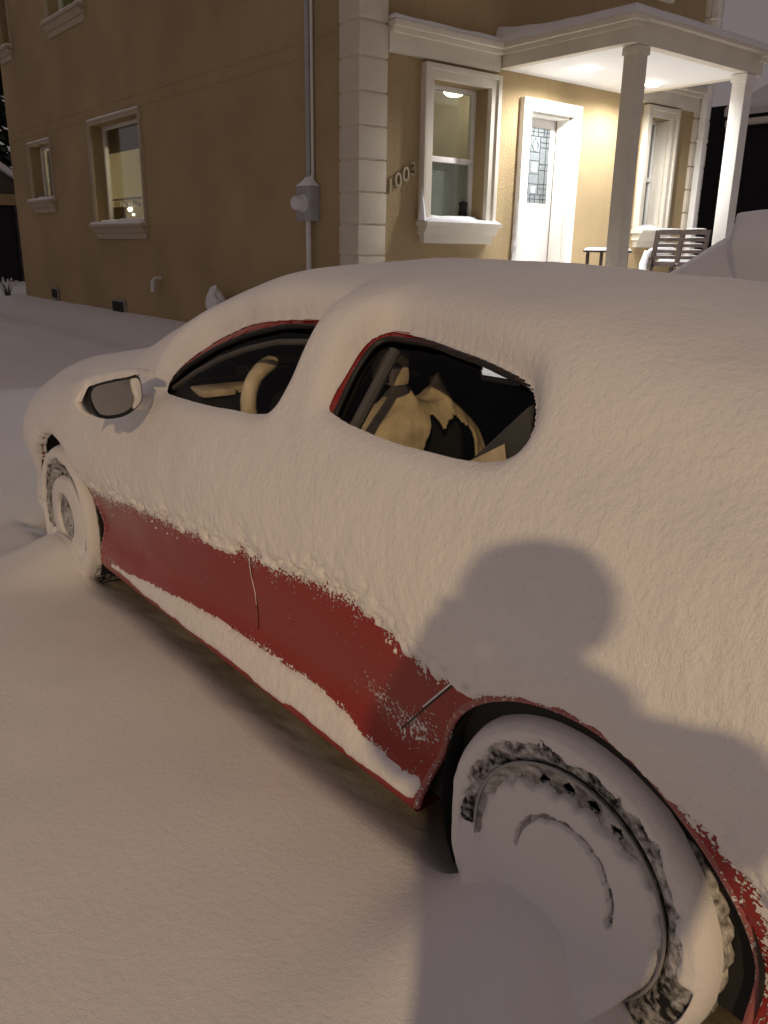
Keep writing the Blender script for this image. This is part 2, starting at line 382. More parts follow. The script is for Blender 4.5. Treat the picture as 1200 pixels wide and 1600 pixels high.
# ------------------------------------------------------------------ street lamp and its light
sl = thing('street_lamp', 'tall grey street lamp with a shielded warm lantern behind the photographer', 'street lamp', (STREET.x + 1.25, STREET.y - .9, 0))
b = MB(); b.lathe([(.13, -.1), (.13, .5), (.085, .6), (.055, 6.6), (.0, 6.62)], n=16); b.build('pole', M['metal'], sl, smooth=True)
b = MB(); b.tube([(0, 0, 6.4), (-.35, .25, 6.72), (-1.0, .72, 6.78), (-1.25, .9, 6.74)], .035, 10); b.build('arm', M['metal'], sl, smooth=True)
b = MB(); b.lathe([(.0, .18), (.10, .17), (.24, .10), (.27, .02), (.25, .02), (.20, .09), (.0, .12)], c=(-1.25, .9, 6.52), n=24); hd = b.build('lantern', M['metal'], sl, smooth=True)
b = MB(); b.lathe([(.0, .07), (.18, .065), (.20, .06), (.2, .075), (0, .08)], c=(-1.25, .9, 6.52), n=24); b.build('lens', M['bulb'], hd, smooth=True)
ld = bpy.data.lights.new('street_light', 'SPOT'); ld.energy = STREET_W; ld.color = (1.0, .695, .37); ld.shadow_soft_size = .13
ld.spot_size = math.radians(152); ld.spot_blend = .28
lo = bpy.data.objects.new('street_light', ld); col.objects.link(lo); lo.location = STREET; lo.parent = None

# ------------------------------------------------------------------ ground: one snow sheet
CX0, CX1 = -3.5, 0.95
def under(x, y):
    """distance from the car's footprint, negative beneath it"""
    ax_ = np.maximum(CX0 - x, x - CX1); ay_ = np.maximum(.03 - y, y - 1.77)
    return np.where((ax_ < 0) & (ay_ < 0), np.maximum(ax_, ay_), np.hypot(np.maximum(ax_, 0), np.maximum(ay_, 0)))
def gz(x, y):
    z = .105 + .022 * fbm(x * .55, y * .55, 0, 3, 3) + .006 * fbm(x * 3., y * 3., 0, 2, 9)
    z = z + .20 * sstep(2.9, 4.5, y) * sstep(-2.5, -6., x) + .12 * sstep(4.9, 12, y) * sstep(-9, -13, x)
    z = z - .10 * sstep(-12.0, -16.5, x) * sstep(3.2, 4.6, y) * 0
    # a little ploughed lip along the drive, with lumps
    z = z + .07 * np.exp(-((y - 2.95 - .15 * fbm(x * .7, 0, 0, 2, 5)) / .22) ** 2) * sstep(-3.6, -5, x) * (1 + .8 * fbm(x * 2.2, y * 2.2, 0, 3, 21))
    # scoured hollow under and beside the car
    d = under(x, y); h = 1 - sstep(-.16, .07, d + .025 * fbm(x * 2.5, y * 2.5, 0, 2, 31))
    z = z * (1 - h) + h * (.012 + .01 * fbm(x * 6, y * 6, 0, 3, 4))
    z = z - .010 * (1 - sstep(.0, .5, d)) * (1 - h)
    # drifts packed against the two near wheels
    def drift(cx, ax0, ax1, top, out, cy):
        u = np.where(x < cx, (x - cx) / ax0, (x - cx) / ax1)
        v = np.where(y < cy, (y - cy) / out, (y - cy) / .055)
        return top * np.exp(-np.abs(u) ** 3.0) * np.where(y < cy, 1 / (1 + (v * v) * 1.6) - .10, np.exp(-v * v)) 
    z = np.maximum(z, z + np.maximum(drift(-.02, .22, .215, .175, .30, -.005), 0))
    z = np.maximum(z, z + np.maximum(drift(-2.70, .24, .19, .15, .26, -.005), 0))
    return z
def axis_pts(lo, hi, dense, step, growth=1.12, far=140.):
    a = list(np.arange(dense[0], dense[1] + step / 2, step))
    s = step; p = a[-1]
    while p < hi: s *= growth; p += s; a.append(p)
    s = step; p = a[0]; l = []
    while p > lo: s *= growth; p -= s; l.append(p)
    return np.array(l[::-1] + a)
gx = axis_pts(-150, 130, (-3.3, .9), .016, 1.06); gy = axis_pts(-130, 150, (-1.0, .25), .010, 1.06)
GX, GY = np.meshgrid(gx, gy, indexing='ij')
me, _ = grid_mesh('ground', np.stack([GX, GY, gz(GX, GY)], -1))
vattr(me, 'bare', (1 - sstep(-.20, .02, under(GX, GY) + .03 * fbm(GX * 4, GY * 4, 0, 2, 77))).reshape(-1))
tag(put(me, 'ground', None, [M['ground']]), 'smooth fresh snow covering the driveway and yard', None, None, 'structure')

# ------------------------------------------------------------------ the car
car = thing('parked_car', 'red four-door car buried in wind-packed snow, nearest the camera, its lower doors bare', 'car')
SNOW_F = [(-1.775,.972),(-1.805,1.0),(-1.812,1.035),(-1.79,1.067),(-1.696,1.145),(-1.548,1.2),(-1.43,1.22),(-1.318,1.232),(-1.2,1.24),(-1.082,1.246),(-1.072,1.187),(-1.083,1.133),(-1.088,1.08),(-1.10,1.035),(-1.135,1.006),(-1.214,.993),(-1.306,.99),(-1.417,.982),(-1.559,.976),(-1.68,.973)]
SNOW_R = [(-.893,1.215),(-.893,1.149),(-.898,1.085),(-.890,1.052),(-.80,1.036),(-.658,1.026),(-.582,1.024),(-.483,1.026),(-.411,1.027),(-.338,1.033),(-.293,1.044),(-.270,1.060),(-.263,1.083),(-.273,1.113),(-.292,1.141),(-.322,1.168),(-.366,1.184),(-.429,1.198),(-.508,1.209),(-.59,1.219),(-.705,1.231),(-.849,1.238),(-.878,1.232)]
BODY_F = [(-1.84,.935),(-1.825,1.0),(-1.795,1.045),(-1.655,1.126),(-1.495,1.184),(-1.304,1.224),(-1.05,1.237),(-1.03,.96),(-1.4,.95)]
BODY_R = [(-.874,1.226),(-.882,1.13),(-.86,1.0),(-.75,.975),(-.45,.985),(-.24,1.0),(-.20,1.06),(-.235,1.12),(-.325,1.178),(-.5,1.211),(-.70,1.229)]
FAR_W = [(-2.0,.842),(-1.68,.85),(-1.70,.90),(-1.82,.937),(-1.95,.915)]

def sdf(poly, px, pz):
    """signed distance, positive outside; also the outward direction"""
    poly = np.asarray(poly, float); A = poly; B = np.roll(poly, -1, 0)
    best = np.full(px.shape, 1e9); gx_ = np.zeros(px.shape); gz_ = np.zeros(px.shape); ins = np.zeros(px.shape, bool)
    for a, b_ in zip(A, B):
        e = b_ - a; t = np.clip(((px - a[0]) * e[0] + (pz - a[1]) * e[1]) / max(e @ e, 1e-12), 0, 1)
        qx = px - a[0] - t * e[0]; qz = pz - a[1] - t * e[1]; d = np.hypot(qx, qz)
        m = d < best; best = np.where(m, d, best); gx_ = np.where(m, qx, gx_); gz_ = np.where(m, qz, gz_)
        c = ((a[1] > pz) != (b_[1] > pz)) & (px < (b_[0] - a[0]) * (pz - a[1]) / ((b_[1] - a[1]) or 1e-12) + a[0])
        ins ^= c
    return np.where(ins, -best, best), gx_, gz_          # (gx,gz) = vector from the outline to the point

def smooth_poly(p, n=3):
    p = np.asarray(p, float)
    for _ in range(n):
        q = np.roll(p, -1, 0); p = np.stack([.75 * p + .25 * q, .25 * p + .75 * q], 1).reshape(-1, 2)
    return p
def dense(p, k=3):
    p = np.asarray(p, float); q = np.roll(p, -1, 0)
    return np.stack([p + (q - p) * i / k for i in range(k)], 1).reshape(-1, 2)
SNOW_F, SNOW_R, BODY_F, BODY_R = [dense(p, 2) for p in (SNOW_F, SNOW_R, BODY_F, BODY_R)]
SNOW_Fs, SNOW_Rs, BODY_Fs, BODY_Rs, FAR_Ws = [smooth_poly(p, n_) for p, n_ in ((SNOW_F, 3), (SNOW_R, 3), (BODY_F, 2), (BODY_R, 2), (FAR_W, 2))]

ARCH = ((.028, .318, .352), (-2.712, .318, .368))
def t_uniform(step_near, step_far, x=-1.0, t0=0.0, t1=22.0, switch=12.0):
    tt = np.linspace(t0, t1, 3000); P = loft([x], tt)[0]
    s = np.concatenate([[0], np.cumsum(np.linalg.norm(np.diff(P, axis=0), axis=1))])
    ssw = np.interp(switch, tt, s)
    S = np.concatenate([np.arange(0, ssw, step_near), np.arange(ssw, s[-1], step_far), [s[-1]]])
    return np.interp(S, s, tt)

# --- body shell
bx = np.concatenate([np.linspace(-3.64, -3.15, 26)[:-1], np.arange(-3.15, .46, .012), np.linspace(.47, 1.03, 24)])
bt = t_uniform(.012, .022)
P = loft(bx, bt); N = normals(P)
X, Y, Z = P[..., 0], P[..., 1], P[..., 2]
near = (bt < 9.6)[None, :] & np.ones_like(X, bool); far = (bt > 12.4)[None, :] & np.ones_like(X, bool)
def snap(X, Z, mask, fn, h=.0085):
    d, ux, uz = fn(X, Z); m = mask & (np.abs(d) < h) & (np.hypot(ux, uz) > 1e-6)
    l = np.hypot(ux, uz); k = np.abs(d) / np.maximum(l, 1e-9)
    X[m] -= (ux * k)[m]; Z[m] -= (uz * k)[m]
    return d
def arch_fn(X, Z):
    best = None
    for cx, cz, R_ in ARCH:
        ux = X - cx; ux = np.where((ux < 0) & (cx > -1), ux * .92, ux); uz = np.maximum(Z - cz, 0); r = np.hypot(ux, uz); d = r - R_
        if cx > -1: d = d - np.where(ux < 0, .30, .0) * np.maximum(.40 - Z, 0)
        k = d / np.maximum(r, 1e-9)
        if best is None: best = (d, ux * k, uz * k)
        else:
            m = d < best[0]; best = tuple(np.where(m, a, b_) for a, b_ in zip((d, ux * k, uz * k), best))
    return best
X = X.copy(); Z = Z.copy()
lowm = (bt < 6.5)[None, :] | (bt > 15.5)[None, :]; lowm = np.broadcast_to(lowm, X.shape)
dA = snap(X, Z, lowm, arch_fn); dF = snap(X, Z, near, lambda a, c: sdf(BODY_Fs, a, c)); dR = snap(X, Z, near, lambda a, c: sdf(BODY_Rs, a, c))
dW = sdf(FAR_Ws, X, Z)[0]
def corners(k):
    o = np.zeros((k.shape[0] + 1, k.shape[1] + 1), bool); o[:-1, :-1] |= k; o[1:, :-1] |= k; o[1:, 1:] |= k; o[:-1, 1:] |= k; return o
def mean4(a): return (a[:-1, :-1] + a[1:, :-1] + a[1:, 1:] + a[:-1, 1:]) / 4
for poly in (BODY_Fs, BODY_Rs):       # every vertex on the rim of an opening goes onto the outline
    d, ux, uz = sdf(poly, X, Z); ck = mean4(d) < -.001; ex = near & corners(ck) & corners(~ck) & (np.abs(d) > 1e-6)
    l = np.maximum(np.hypot(ux, uz), 1e-9); X[ex] -= (ux / l * np.abs(d))[ex]; Z[ex] -= (uz / l * np.abs(d))[ex]
PB = np.stack([X, Y, Z], -1)
def fmean(a): return (a[:-1, :-1] + a[1:, :-1] + a[1:, 1:] + a[:-1, 1:]) / 4
def cellmask(X, Z, near, far, lowm):
    cx, cz = fmean(X), fmean(Z)
    n = near[:-1, :-1]; f = far[:-1, :-1]; l = lowm[:-1, :-1]
    k = ~(l & (arch_fn(cx, cz)[0] < -.001))
    k &= ~(n & (sdf(BODY_Fs, cx, cz)[0] < -.001)); k &= ~(n & (sdf(BODY_Rs, cx, cz)[0] < -.001)); k &= ~(f & (sdf(FAR_Ws, cx, cz)[0] < 0))
    return k
keep = cellmask(X, Z, near, far, lowm)
me, used = grid_mesh('body', PB, keep)
redz = lambda x: pchip([-3.3, -3.08, -2.9, -2.256, -2.122, -1.666, -1.428, -1.044, -.885, -.743, -.565, -.495, -.406, -.286, -.213, .28, .323, .354, .42, .7],
                       [.22, .26, .50, .558, .563, .585, .606, .640, .650, .668, .668, .655, .625, .612, .612, .60, .57, .55, .52, .5], x)
ledge = lambda x: pchip([-2.30, -2.1, -1.793, -1.34, -.972, -.732, -.615, -.384, -.33], [.248, .255, .285, .320, .329, .322, .300, .283, .278], x)
dz = redz(X) - Z
dust = .04 + .60 * np.exp(-np.maximum(dz, 0) / .036) + .42 * sstep(-1.9, -2.3, X) * np.exp(-np.maximum(dz, 0) / .10) \
     + .42 * np.exp(-((X + .47) / .15) ** 2 - ((Z - .41) / .07) ** 2) + .30 * np.exp(-((Z - ledge(X)) / .010) ** 2) \
     + .42 * sstep(.34, .40, X) + .09 * fbm(X * 4, Z * 4, 0, 3, 12)
veil = np.clip(.06 * sstep(-1.0, -2.2, X) + .16 * sstep(-1.7, -2.3, X) * np.exp(-np.maximum(dz, 0) / .12) + .012, 0, .5) * (1 + .5 * fbm(X * 9, Z * 9, 0, 4, 14)) * (Z < .86)
vattr(me, 'veil', veil.reshape(-1)[used])
dust = np.where(Z > .86, .06, dust)
vattr(me, 'dust', dust.reshape(-1)[used])
body = put(me, 'body', car, [M['red']])
body['label'] = 'red painted body, bare along the lower doors'

# --- inner trim (dark headliner, pillars and doors), same shell 3 cm inside
ix = np.arange(-2.25, .45, .02); it = t_uniform(.02, .03, t0=2.5, t1=19.5)
PI_ = loft(ix, it); NI = normals(PI_)
if NI[60, len(it) // 2, 2] < 0: NI = -NI
PI_ = PI_ - NI * .035
n_ = np.broadcast_to((it < 9.8)[None, :], PI_.shape[:2]); f_ = np.broadcast_to((it > 12.4)[None, :], PI_.shape[:2])
XI, ZI = PI_[..., 0].copy(), PI_[..., 2].copy()
snap(XI, ZI, n_, lambda a, c: sdf(BODY_Fs, a, c), .014); snap(XI, ZI, n_, lambda a, c: sdf(BODY_Rs, a, c), .014)
PI_ = np.stack([XI, PI_[..., 1], ZI], -1)
cx, cz = fmean(XI), fmean(ZI)
k = ~(n_[:-1, :-1] & ((sdf(BODY_Fs, cx, cz)[0] < 0) | (sdf(BODY_Rs, cx, cz)[0] < 0))) & ~(f_[:-1, :-1] & (sdf(FAR_Ws, cx, cz)[0] < 0))
me, _ = grid_mesh('cabin_lining', PI_, k); put(me, 'cabin_lining', car, [M['cabin']])
b = MB(); b.box((-2.3, .12, .26), (.5, 1.68, .30)); b.build('cabin_floor', M['cabin'], car)
b = MB(); b.box((-3.3, .16, .17), (.85, 1.64, .20)); b.build('underbody', M['under'], car)

# --- panes, seals, seams on the near side
def on_side(x, z, off=0.0):
    w = side_w(x, z); return np.stack([np.atleast_1d(x), w + off, np.atleast_1d(z)], -1)
def pane(poly, name, off, matl, parent):
    xs = np.arange(poly[:, 0].min() - .02, poly[:, 0].max() + .02, .02); zs = np.arange(poly[:, 1].min() - .02, poly[:, 1].max() + .02, .02)
    A, C_ = np.meshgrid(xs, zs, indexing='ij'); d = sdf(poly, A, C_)[0]
    W = side_w(A.ravel(), C_.ravel()).reshape(A.shape) + off
    me, _ = grid_mesh(name, np.stack([A, W, C_], -1), fmean(d) < .018)
    return put(me, name, parent, [matl])
def ring(poly, r, off, name, matl, parent, a0=0, a1=None, inset=0.0, squash=1.0):
    p = poly
    if inset:
        c = p.mean(0); d = p - c; p = p - d / np.linalg.norm(d, axis=1, keepdims=True) * inset
    pts = on_side(p[:, 0], p[:, 1], off); b = MB(); b.tube(pts, r, 8, closed=True)
    return b.build(name, matl, parent, smooth=True)
wf = pane(BODY_Fs, 'door_window', .018, M['auto_glass'], car); wr = pane(BODY_Rs, 'door_window', .018, M['auto_glass'], car)
ring(BODY_Fs, .008, .006, 'window_seal', M['seal'], wf, inset=.006); ring(BODY_Rs, .008, .006, 'window_seal', M['seal'], wr, inset=.006)
# run channel of the front window, division bar of the rear one
b = MB(); q = np.array([(-1.79, .985), (-1.70, 1.045), (-1.58, 1.10), (-1.45, 1.142), (-1.30, 1.176), (-1.08, 1.196)]); b.tube(on_side(q[:, 0], q[:, 1], .02), .009, 8); b.build('window_channel', M['cabin_grey'], wf, smooth=True)
b = MB(); q = np.array([(-.80, 1.20), (-.79, 1.0)])
pa = on_side(q[:, 0], q[:, 1], .022); b.tube(pa, .015, 8); b.build('window_channel', M['cabin_grey'], wr, smooth=True)
def seam(pts, name, r, matl, off=-.001):
    p = np.array(pts); s = np.linspace(0, 1, 24); pp = np.stack([pchip(np.linspace(0, 1, len(p)), p[:, i], s) for i in (0, 1)], 1)
    b = MB(); b.tube(on_side(pp[:, 0], pp[:, 1], off), r, 6); return b.build(name, matl, car, smooth=True)
seam([(-1.09, .66), (-1.093, .60), (-1.105, .50), (-1.135, .41), (-1.15, .37)], 'door_seam', .0012, M['trim'])
seam([(-1.092, .655), (-1.096, .585), (-1.10, .52), (-1.115, .47)], 'door_seam', .0015, M['snow_car'], -.0018)
seam([(-.255, .625), (-.322, .554), (-.402, .47), (-.455, .412), (-.492, .372)], 'door_seam', .0022, M['trim'])
seam([(-.262, .625), (-.322, .560), (-.392, .487)], 'door_seam', .0020, M['snow_car'], -.0025)
# wheel opening lips
for cx, cz_, ARC_R in ARCH:
    a = np.radians(np.linspace(-22, 202, 50)); px = cx + ARC_R * np.cos(a); pz = .318 + ARC_R * np.sin(a); m = pz > .20
    px = np.where(pz < .318, np.where(px > cx, cx + ARC_R, cx - ARC_R), px)
    if cx > -1: px = np.where(px < cx, cx + (px - cx) / .92, px)
    if cx > -1: px = px - np.where(px < cx, .30 * np.maximum(.40 - pz, 0), 0)
    b = MB(); b.tube(on_side(px[m], pz[m], .006), .009, 8); me_o = b.build('wheel_arch_lip', M['red'], car, smooth=True)
    me_l = me_o.data; vattr(me_l, 'dust', np.full(len(me_l.vertices), .34)); vattr(me_l, 'veil', np.full(len(me_l.vertices), .12))
    # dark liner
    b = MB(); ang = np.radians(np.linspace(-30, 210, 30)); v = []; f = []
    for i, q in enumerate(ang):
        for y in (.03, .14, .34, .42): v.append((cx + (.362 if y < .4 else .10) * math.cos(q), y, .318 + (.362 if y < .4 else .10) * math.sin(q)))
    for i in range(len(ang) - 1):
        for j in range(3): f.append((i * 4 + j, i * 4 + j + 1, i * 4 + j + 5, i * 4 + j + 4))
    b.add(v, f); b.build('wheel_liner', M['liner'], car, smooth=True)

# --- snow on the car: thickness over the shell
snx = np.concatenate([np.arange(-3.64, -3.2, .02), np.arange(-3.2, -2.35, .0095), np.arange(-2.35, .48, .0065), np.arange(.49, 1.0, .02), [1.01, 1.03]])
snt = t_uniform(.0068, .02, switch=11.6)
P = loft(snx, snt); N = normals(P)
if N[len(snx) // 2, len(snt) // 2, 2] < 0: N = -N
X, Y, Z = P[..., 0], P[..., 1], P[..., 2]
T = np.broadcast_to(snt[None, :], X.shape)
nearm = T < 10.2; farm = T > 11.8
up = np.clip(N[..., 2], 0, 1)
top = sstep(7.2, 9.4, T) * sstep(14.8, 12.6, T)
H = .034 + .058 * top + .018 * sstep(-2.0, -2.6, X) * sstep(6.2, 7.5, T) * sstep(15.8, 14.5, T)
H = H + .006 * fbm(X * 1.7, Y * 1.7, Z * 1.7, 3, 40) + .004 * fbm(X * 9, Y * 9 + 3, Z * 9, 3, 41)
# wind texture on the flanks: small elongated grains
H = H + (1 - top) * (.0016 * fbm(X * 30 + Z * 12, Y * 20, Z * 17 - X * 7, 3, 42))
# lower limit
zl = redz(X) + .020 * fbm(X * 5.5, 0 * X, 0, 2, 50) + .026 * fbm(X * 22, Z * 22, 0, 3, 51) + .034 * np.maximum(fbm(X * 55, Z * 55, 0, 2, 52), -.2)
dl = Z - zl
edge = np.where(dl > 0, 1 - np.exp(-dl / .045), np.maximum(dl / .004, -1.5) * .12)
low_h = np.where(dl > 0, .004 + (H - .004) * edge, -.004)
hs = np.where(T < 7.5, low_h, H)
# clumps stuck below the line
cl = fbm(X * 62, Z * 62, 0, 2, 60) + .55 * fbm(X * 17, Z * 17, 0, 2, 61)
thr = .70 - .13 * sstep(-1.1, -.5, X) + np.maximum(-dl, 0) * 5.0
hs = np.where((T < 6) & (dl < .01), np.maximum(hs, np.minimum((cl - thr) * .05, .008) ), hs)
# rear corner behind the wheel: clumps on red
# ledge of snow on the sill
lz0 = .222 + .012 * fbm(X * 9, 0 * X, 0, 2, 70); lz1 = ledge(X) + .008 * fbm(X * 8, 0 * X, 0, 3, 71) + .004 * fbm(X * 60, Z * 60, 0, 2, 72)
ld_ = np.minimum(Z - lz0, lz1 - Z); xin = np.minimum(X + 2.235, -.335 - X); ld_ = np.minimum(ld_, xin)
lh = np.where(ld_ > 0, .009 * np.sqrt(np.clip(1 - (1 - np.minimum(ld_ / .030, 1)) ** 2, 0, 1)) + .0025 * fbm(X * 45, Z * 45, 0, 3, 73), -.004)
hs = np.where(T < 4.6, np.maximum(hs, lh), hs)
# wheel arches: the blanket stops just above the opening
da = arch_fn(X, Z)[0] - (.003 + .007 * fbm(X * 26, Z * 26, 0, 3, 80)) + .012 * sstep(-2.2, -2.4, X) + .008 * sstep(.05, .2, X)
lowT = T < 6.6
ha = np.where(da > 0, np.sqrt(np.clip(1 - (1 - np.minimum(da / .06, 1)) ** 2, 0, 1)), -.2)
hs = np.where(lowT, np.where(da > 0, np.minimum(hs, hs * ha), -.02), hs)
# window openings: the grid is snapped to the outline so the lip is a clean rounded edge
cut = np.zeros((X.shape[0] - 1, X.shape[1] - 1), bool)
P = P.copy()
for poly in (SNOW_Fs, SNOW_Rs):
    m = nearm & (X > poly[:, 0].min() - .12) & (X < poly[:, 0].max() + .12) & (Z > .85)
    d = np.full(X.shape, 1.0); ux = np.zeros(X.shape); uz = np.zeros(X.shape)
    d[m], ux[m], uz[m] = sdf(poly, X[m], Z[m])
    sn = m & (np.abs(d) < .0052); l = np.maximum(np.hypot(ux, uz), 1e-9)
    P[..., 0][sn] -= (ux / l * np.abs(d))[sn]; P[..., 2][sn] -= (uz / l * np.abs(d))[sn]
    ck = fmean(d) < 0; cut |= ck
    tk = np.zeros(X.shape, bool); tc_ = np.zeros(X.shape, bool)
    for q_, b_ in ((tk, ~ck), (tc_, ck)): q_[:-1, :-1] |= b_; q_[1:, :-1] |= b_; q_[1:, 1:] |= b_; q_[:-1, 1:] |= b_
    ex = m & tk & tc_ & ~sn
    P[..., 0][ex] -= (ux / l * np.abs(d))[ex]; P[..., 2][ex] -= (uz / l * np.abs(d))[ex]; sn |= ex
    d = np.where(sn, 0.0, d)
    fixed = sn if poly is SNOW_Fs else (fixed | sn); near_lip = (m & (d < .075)) if poly is SNOW_Fs else (near_lip | (m & (d < .075)))
    w = .046
    lip = np.sqrt(np.clip(1 - (1 - np.clip(d / w, 0, 1)) ** 2, 0, 1))
    hs = np.where(m & (d < w), np.maximum(hs * lip, .002), hs)
d = sdf(FAR_Ws, X, Z)[0]; hs = np.where(farm & (d < .01), -.05, hs)
# the far flank and the tail simply carry a thinner coat
hs = np.where(T > 15.5, np.where(Z > .55 + .03 * fbm(X * 8, Z * 8, 0, 2, 95), .03, -.004), hs)
PS = P + N * hs[..., None]
# relax the lip so it reads as one rounded edge
vk = np.zeros(X.shape, bool); kc = ~cut
vk[:-1, :-1] |= kc; vk[1:, :-1] |= kc; vk[1:, 1:] |= kc; vk[:-1, 1:] |= kc
i0, i1 = np.where(near_lip.any(1))[0][[0, -1]]; j0, j1 = np.where(near_lip.any(0))[0][[0, -1]]
sl_ = (slice(i0 - 2, i1 + 3), slice(j0 - 2, j1 + 3))
Q = PS[sl_].copy(); vk_, fx_, nl_ = vk[sl_], fixed[sl_], near_lip[sl_]
for _ in range(40):
    acc = np.zeros_like(Q); cnt = np.zeros(Q.shape[:2])
    for ax_, sh_ in ((0, 1), (0, -1), (1, 1), (1, -1)):
        ok = np.roll(vk_, sh_, ax_); acc += np.roll(Q, sh_, ax_) * ok[..., None]; cnt += ok
    new = acc / np.maximum(cnt, 1)[..., None]; mv = nl_ & vk_ & ~fx_; Q[mv] = .5 * Q[mv] + .5 * new[mv]
PS[sl_] = Q
# sagging outwards on the flank so the lip reads thick from below
hm = fmean(hs); hx = np.maximum(np.maximum(hs[:-1, :-1], hs[1:, :-1]), np.maximum(hs[1:, 1:], hs[:-1, 1:])); hn = np.minimum(np.minimum(hs[:-1, :-1], hs[1:, :-1]), np.minimum(hs[1:, 1:], hs[:-1, 1:]))
me, _ = grid_mesh('snow_cover', PS, (hx > -.0015) & (hn > -.03) & ~cut)
so = put(me, 'snow_cover', car, [M['snow_car']]); so['label'] = 'thick snow blanket over roof, hood and doors'

# --- cabin: seats, wheel, dash
def cushion(name, a, b_, ch, m, parent, lean=0., piv=None):
    q = MB(); q.box(a, b_, 0, ch); o = q.build(name, m, None, smooth=60)
    if lean:
        R = Matrix.Translation(Vector(piv)) @ Matrix.Rotation(lean, 4, 'Y') @ Matrix.Translation(-Vector(piv)); o.data.transform(R)
    o.parent = parent; return o
def front_seat(y0, y1):
    s = cushion('seat', (-1.66, y0, .36), (-1.10, y1, .54), .07, M['fabric'], car)
    # backrest: a swept slab, rounded at the top
    bk = MB(); yc = (y0 + y1) / 2; hw = (y1 - y0) / 2; prof = []
    for a in np.linspace(0, math.pi, 13): prof.append((math.cos(a) * .88, .92 + .09 * math.sin(a) ** .8))
    out = [(1.0, .46), (1.03, .66), (.98, .85)] + prof + [(-.98, .85), (-1.03, .66), (-1.0, .46)]
    pts = [(-1.06 + (z - .5) * .20, yc + u * hw, z) for u, z in out]
    bk.prism([(x - .105, y, z) for x, y, z in pts], (.105, 0, 0)); o = bk.build('seat_back', M['fabric'], s, smooth=30)
    mo = o.modifiers.new('round', 'BEVEL'); mo.width = .028; mo.segments = 3; mo.limit_method = 'ANGLE'; mo.angle_limit = math.radians(50)
    return s
s1 = front_seat(.27, .72); s2 = front_seat(1.03, 1.53)
# headrest posts with the beige cover tented over them
def drape():
    u = np.linspace(-1, 1, 220); v = np.linspace(0, 1, 150)
    U, V = np.meshgrid(u, v, indexing='ij')
    yc, hw = .495, .23
    topz = 1.012 - .10 * np.abs(U) ** 2.6
    pk = np.exp(-np.abs(U + .20) / .10) + .95 * np.exp(-np.abs(U - .37) / .10)
    across = np.exp(-np.abs(V - .30) / .075)
    z = topz + .095 * pk * across - np.maximum(V - .38, 0) * (.62 + .06 * np.sin(U * 9)) - np.maximum(.22 - V, 0) * 1.1
    x = -1.06 + (topz - .5) * .20 + (-.15 + .205 * sstep(.06, .50, V)) + .014 * fbm(U * 3, V * 4, 0, 3, 5)
    y = yc + U * hw * (1.02 + .03 * np.sin(V * 9))
    lim = .90 - .47 * sstep(-.50, .00, U) + .09 * fbm(U * 4, V * 3, 0, 3, 7) + .30 * np.exp(-((U - .86) / .13) ** 2)
    me, _ = grid_mesh('seat_cover', np.stack([x, y, z], -1), fmean(V - lim) < 0); o = put(me, 'seat_cover', s1, [M['beige']])
    sm = o.modifiers.new('thick', 'SOLIDIFY'); sm.thickness = .008; return o
drape()['label'] = 'beige cloth tented over the headrest posts'
for y in (.495 - .20 * .23, .495 + .37 * .23):
    b = MB(); b.tube([(-1.03, y, .95), (-1.015, y, 1.085)], .006, 8); b.build('headrest_post', M['chrome'], s1, smooth=True)
h = cushion('headrest', (-1.05, 1.14, 1.08), (-.95, 1.42, 1.24), .05, M['fabric'], s2)
for y in (1.22, 1.34):
    b = MB(); b.tube([(-1.0, y, .98), (-1.0, y, 1.12)], .006, 8); b.build('headrest_post', M['chrome'], s2, smooth=True)
rs = cushion('rear_seat', (-.38, .2, .36), (.10, 1.6, .55), .07, M['fabric'], car)
cushion('seat_back', (-.02, .2, .5), (.16, 1.6, 1.02), .06, M['fabric'], rs, math.radians(16), (0.05, .9, .5))
# near-side rear belt
b = MB(); b.prism([(-.335, .235, 1.135), (-.325, .24, 1.05), (-.40, .25, .985), (-.53, .25, .965)], (.0, .03, .005)); b.build('seat_belt', M['belt'], car)
b = MB(); b.prism([(-.395, .230, 1.045), (-.385, .232, .995), (-.41, .235, .98), (-.535, .235, .965)], (.0, .004, .001)); b.build('belt_patch', M['beige'], car)  # plain beige patch over the lower part of the belt
ba = cushion('pillar_trim', (-.955, .305, 1.10), (-.885, .385, 1.19), .02, M['cabin_grey'], car)
cushion('trim_lit_patch', (-.915, .315, 1.095), (-.872, .375, 1.145), .018, M['beige'], ba)  # lamp light on the pillar trim, painted as a beige block
# steering wheel
st = MB(); ring_pts = []
cw = Vector((-1.47, .41, .925)); e1 = Vector((0, 1, 0)); e2 = Vector((-.42, 0, .90)).normalized(); ax = e1.cross(e2)
for a in np.linspace(0, 2 * math.pi, 40, endpoint=False): ring_pts.append(cw + e1 * math.cos(a) * .18 + e2 * math.sin(a) * .18)
st.tube(ring_pts, .017, 10, closed=True); sw = st.build('steering_wheel', M['trim'], car, smooth=True)
st = MB(); st.tube([cw - ax * .02 - e1 * .06, cw - ax * .02 + e1 * .06], .05, 12); st.tube([cw - e1 * .17, cw + e1 * .17], .014, 8); st.tube([cw, cw - e2 * .17], .014, 8)
st.build('wheel_hub', M['trim'], sw, smooth=True)
gp = [p for p, a in zip(ring_pts, np.linspace(0, 360, 40, endpoint=False)) if 95 < a < 265]
st = MB(); st.tube([p - ax * .0 for p in gp], [.012] + [.026] * (len(gp) - 2) + [.012], 10); st.build('rim_lit_arc', M['beige'], sw, smooth=True)  # lit left part of the rim, put into colour as a beige arc
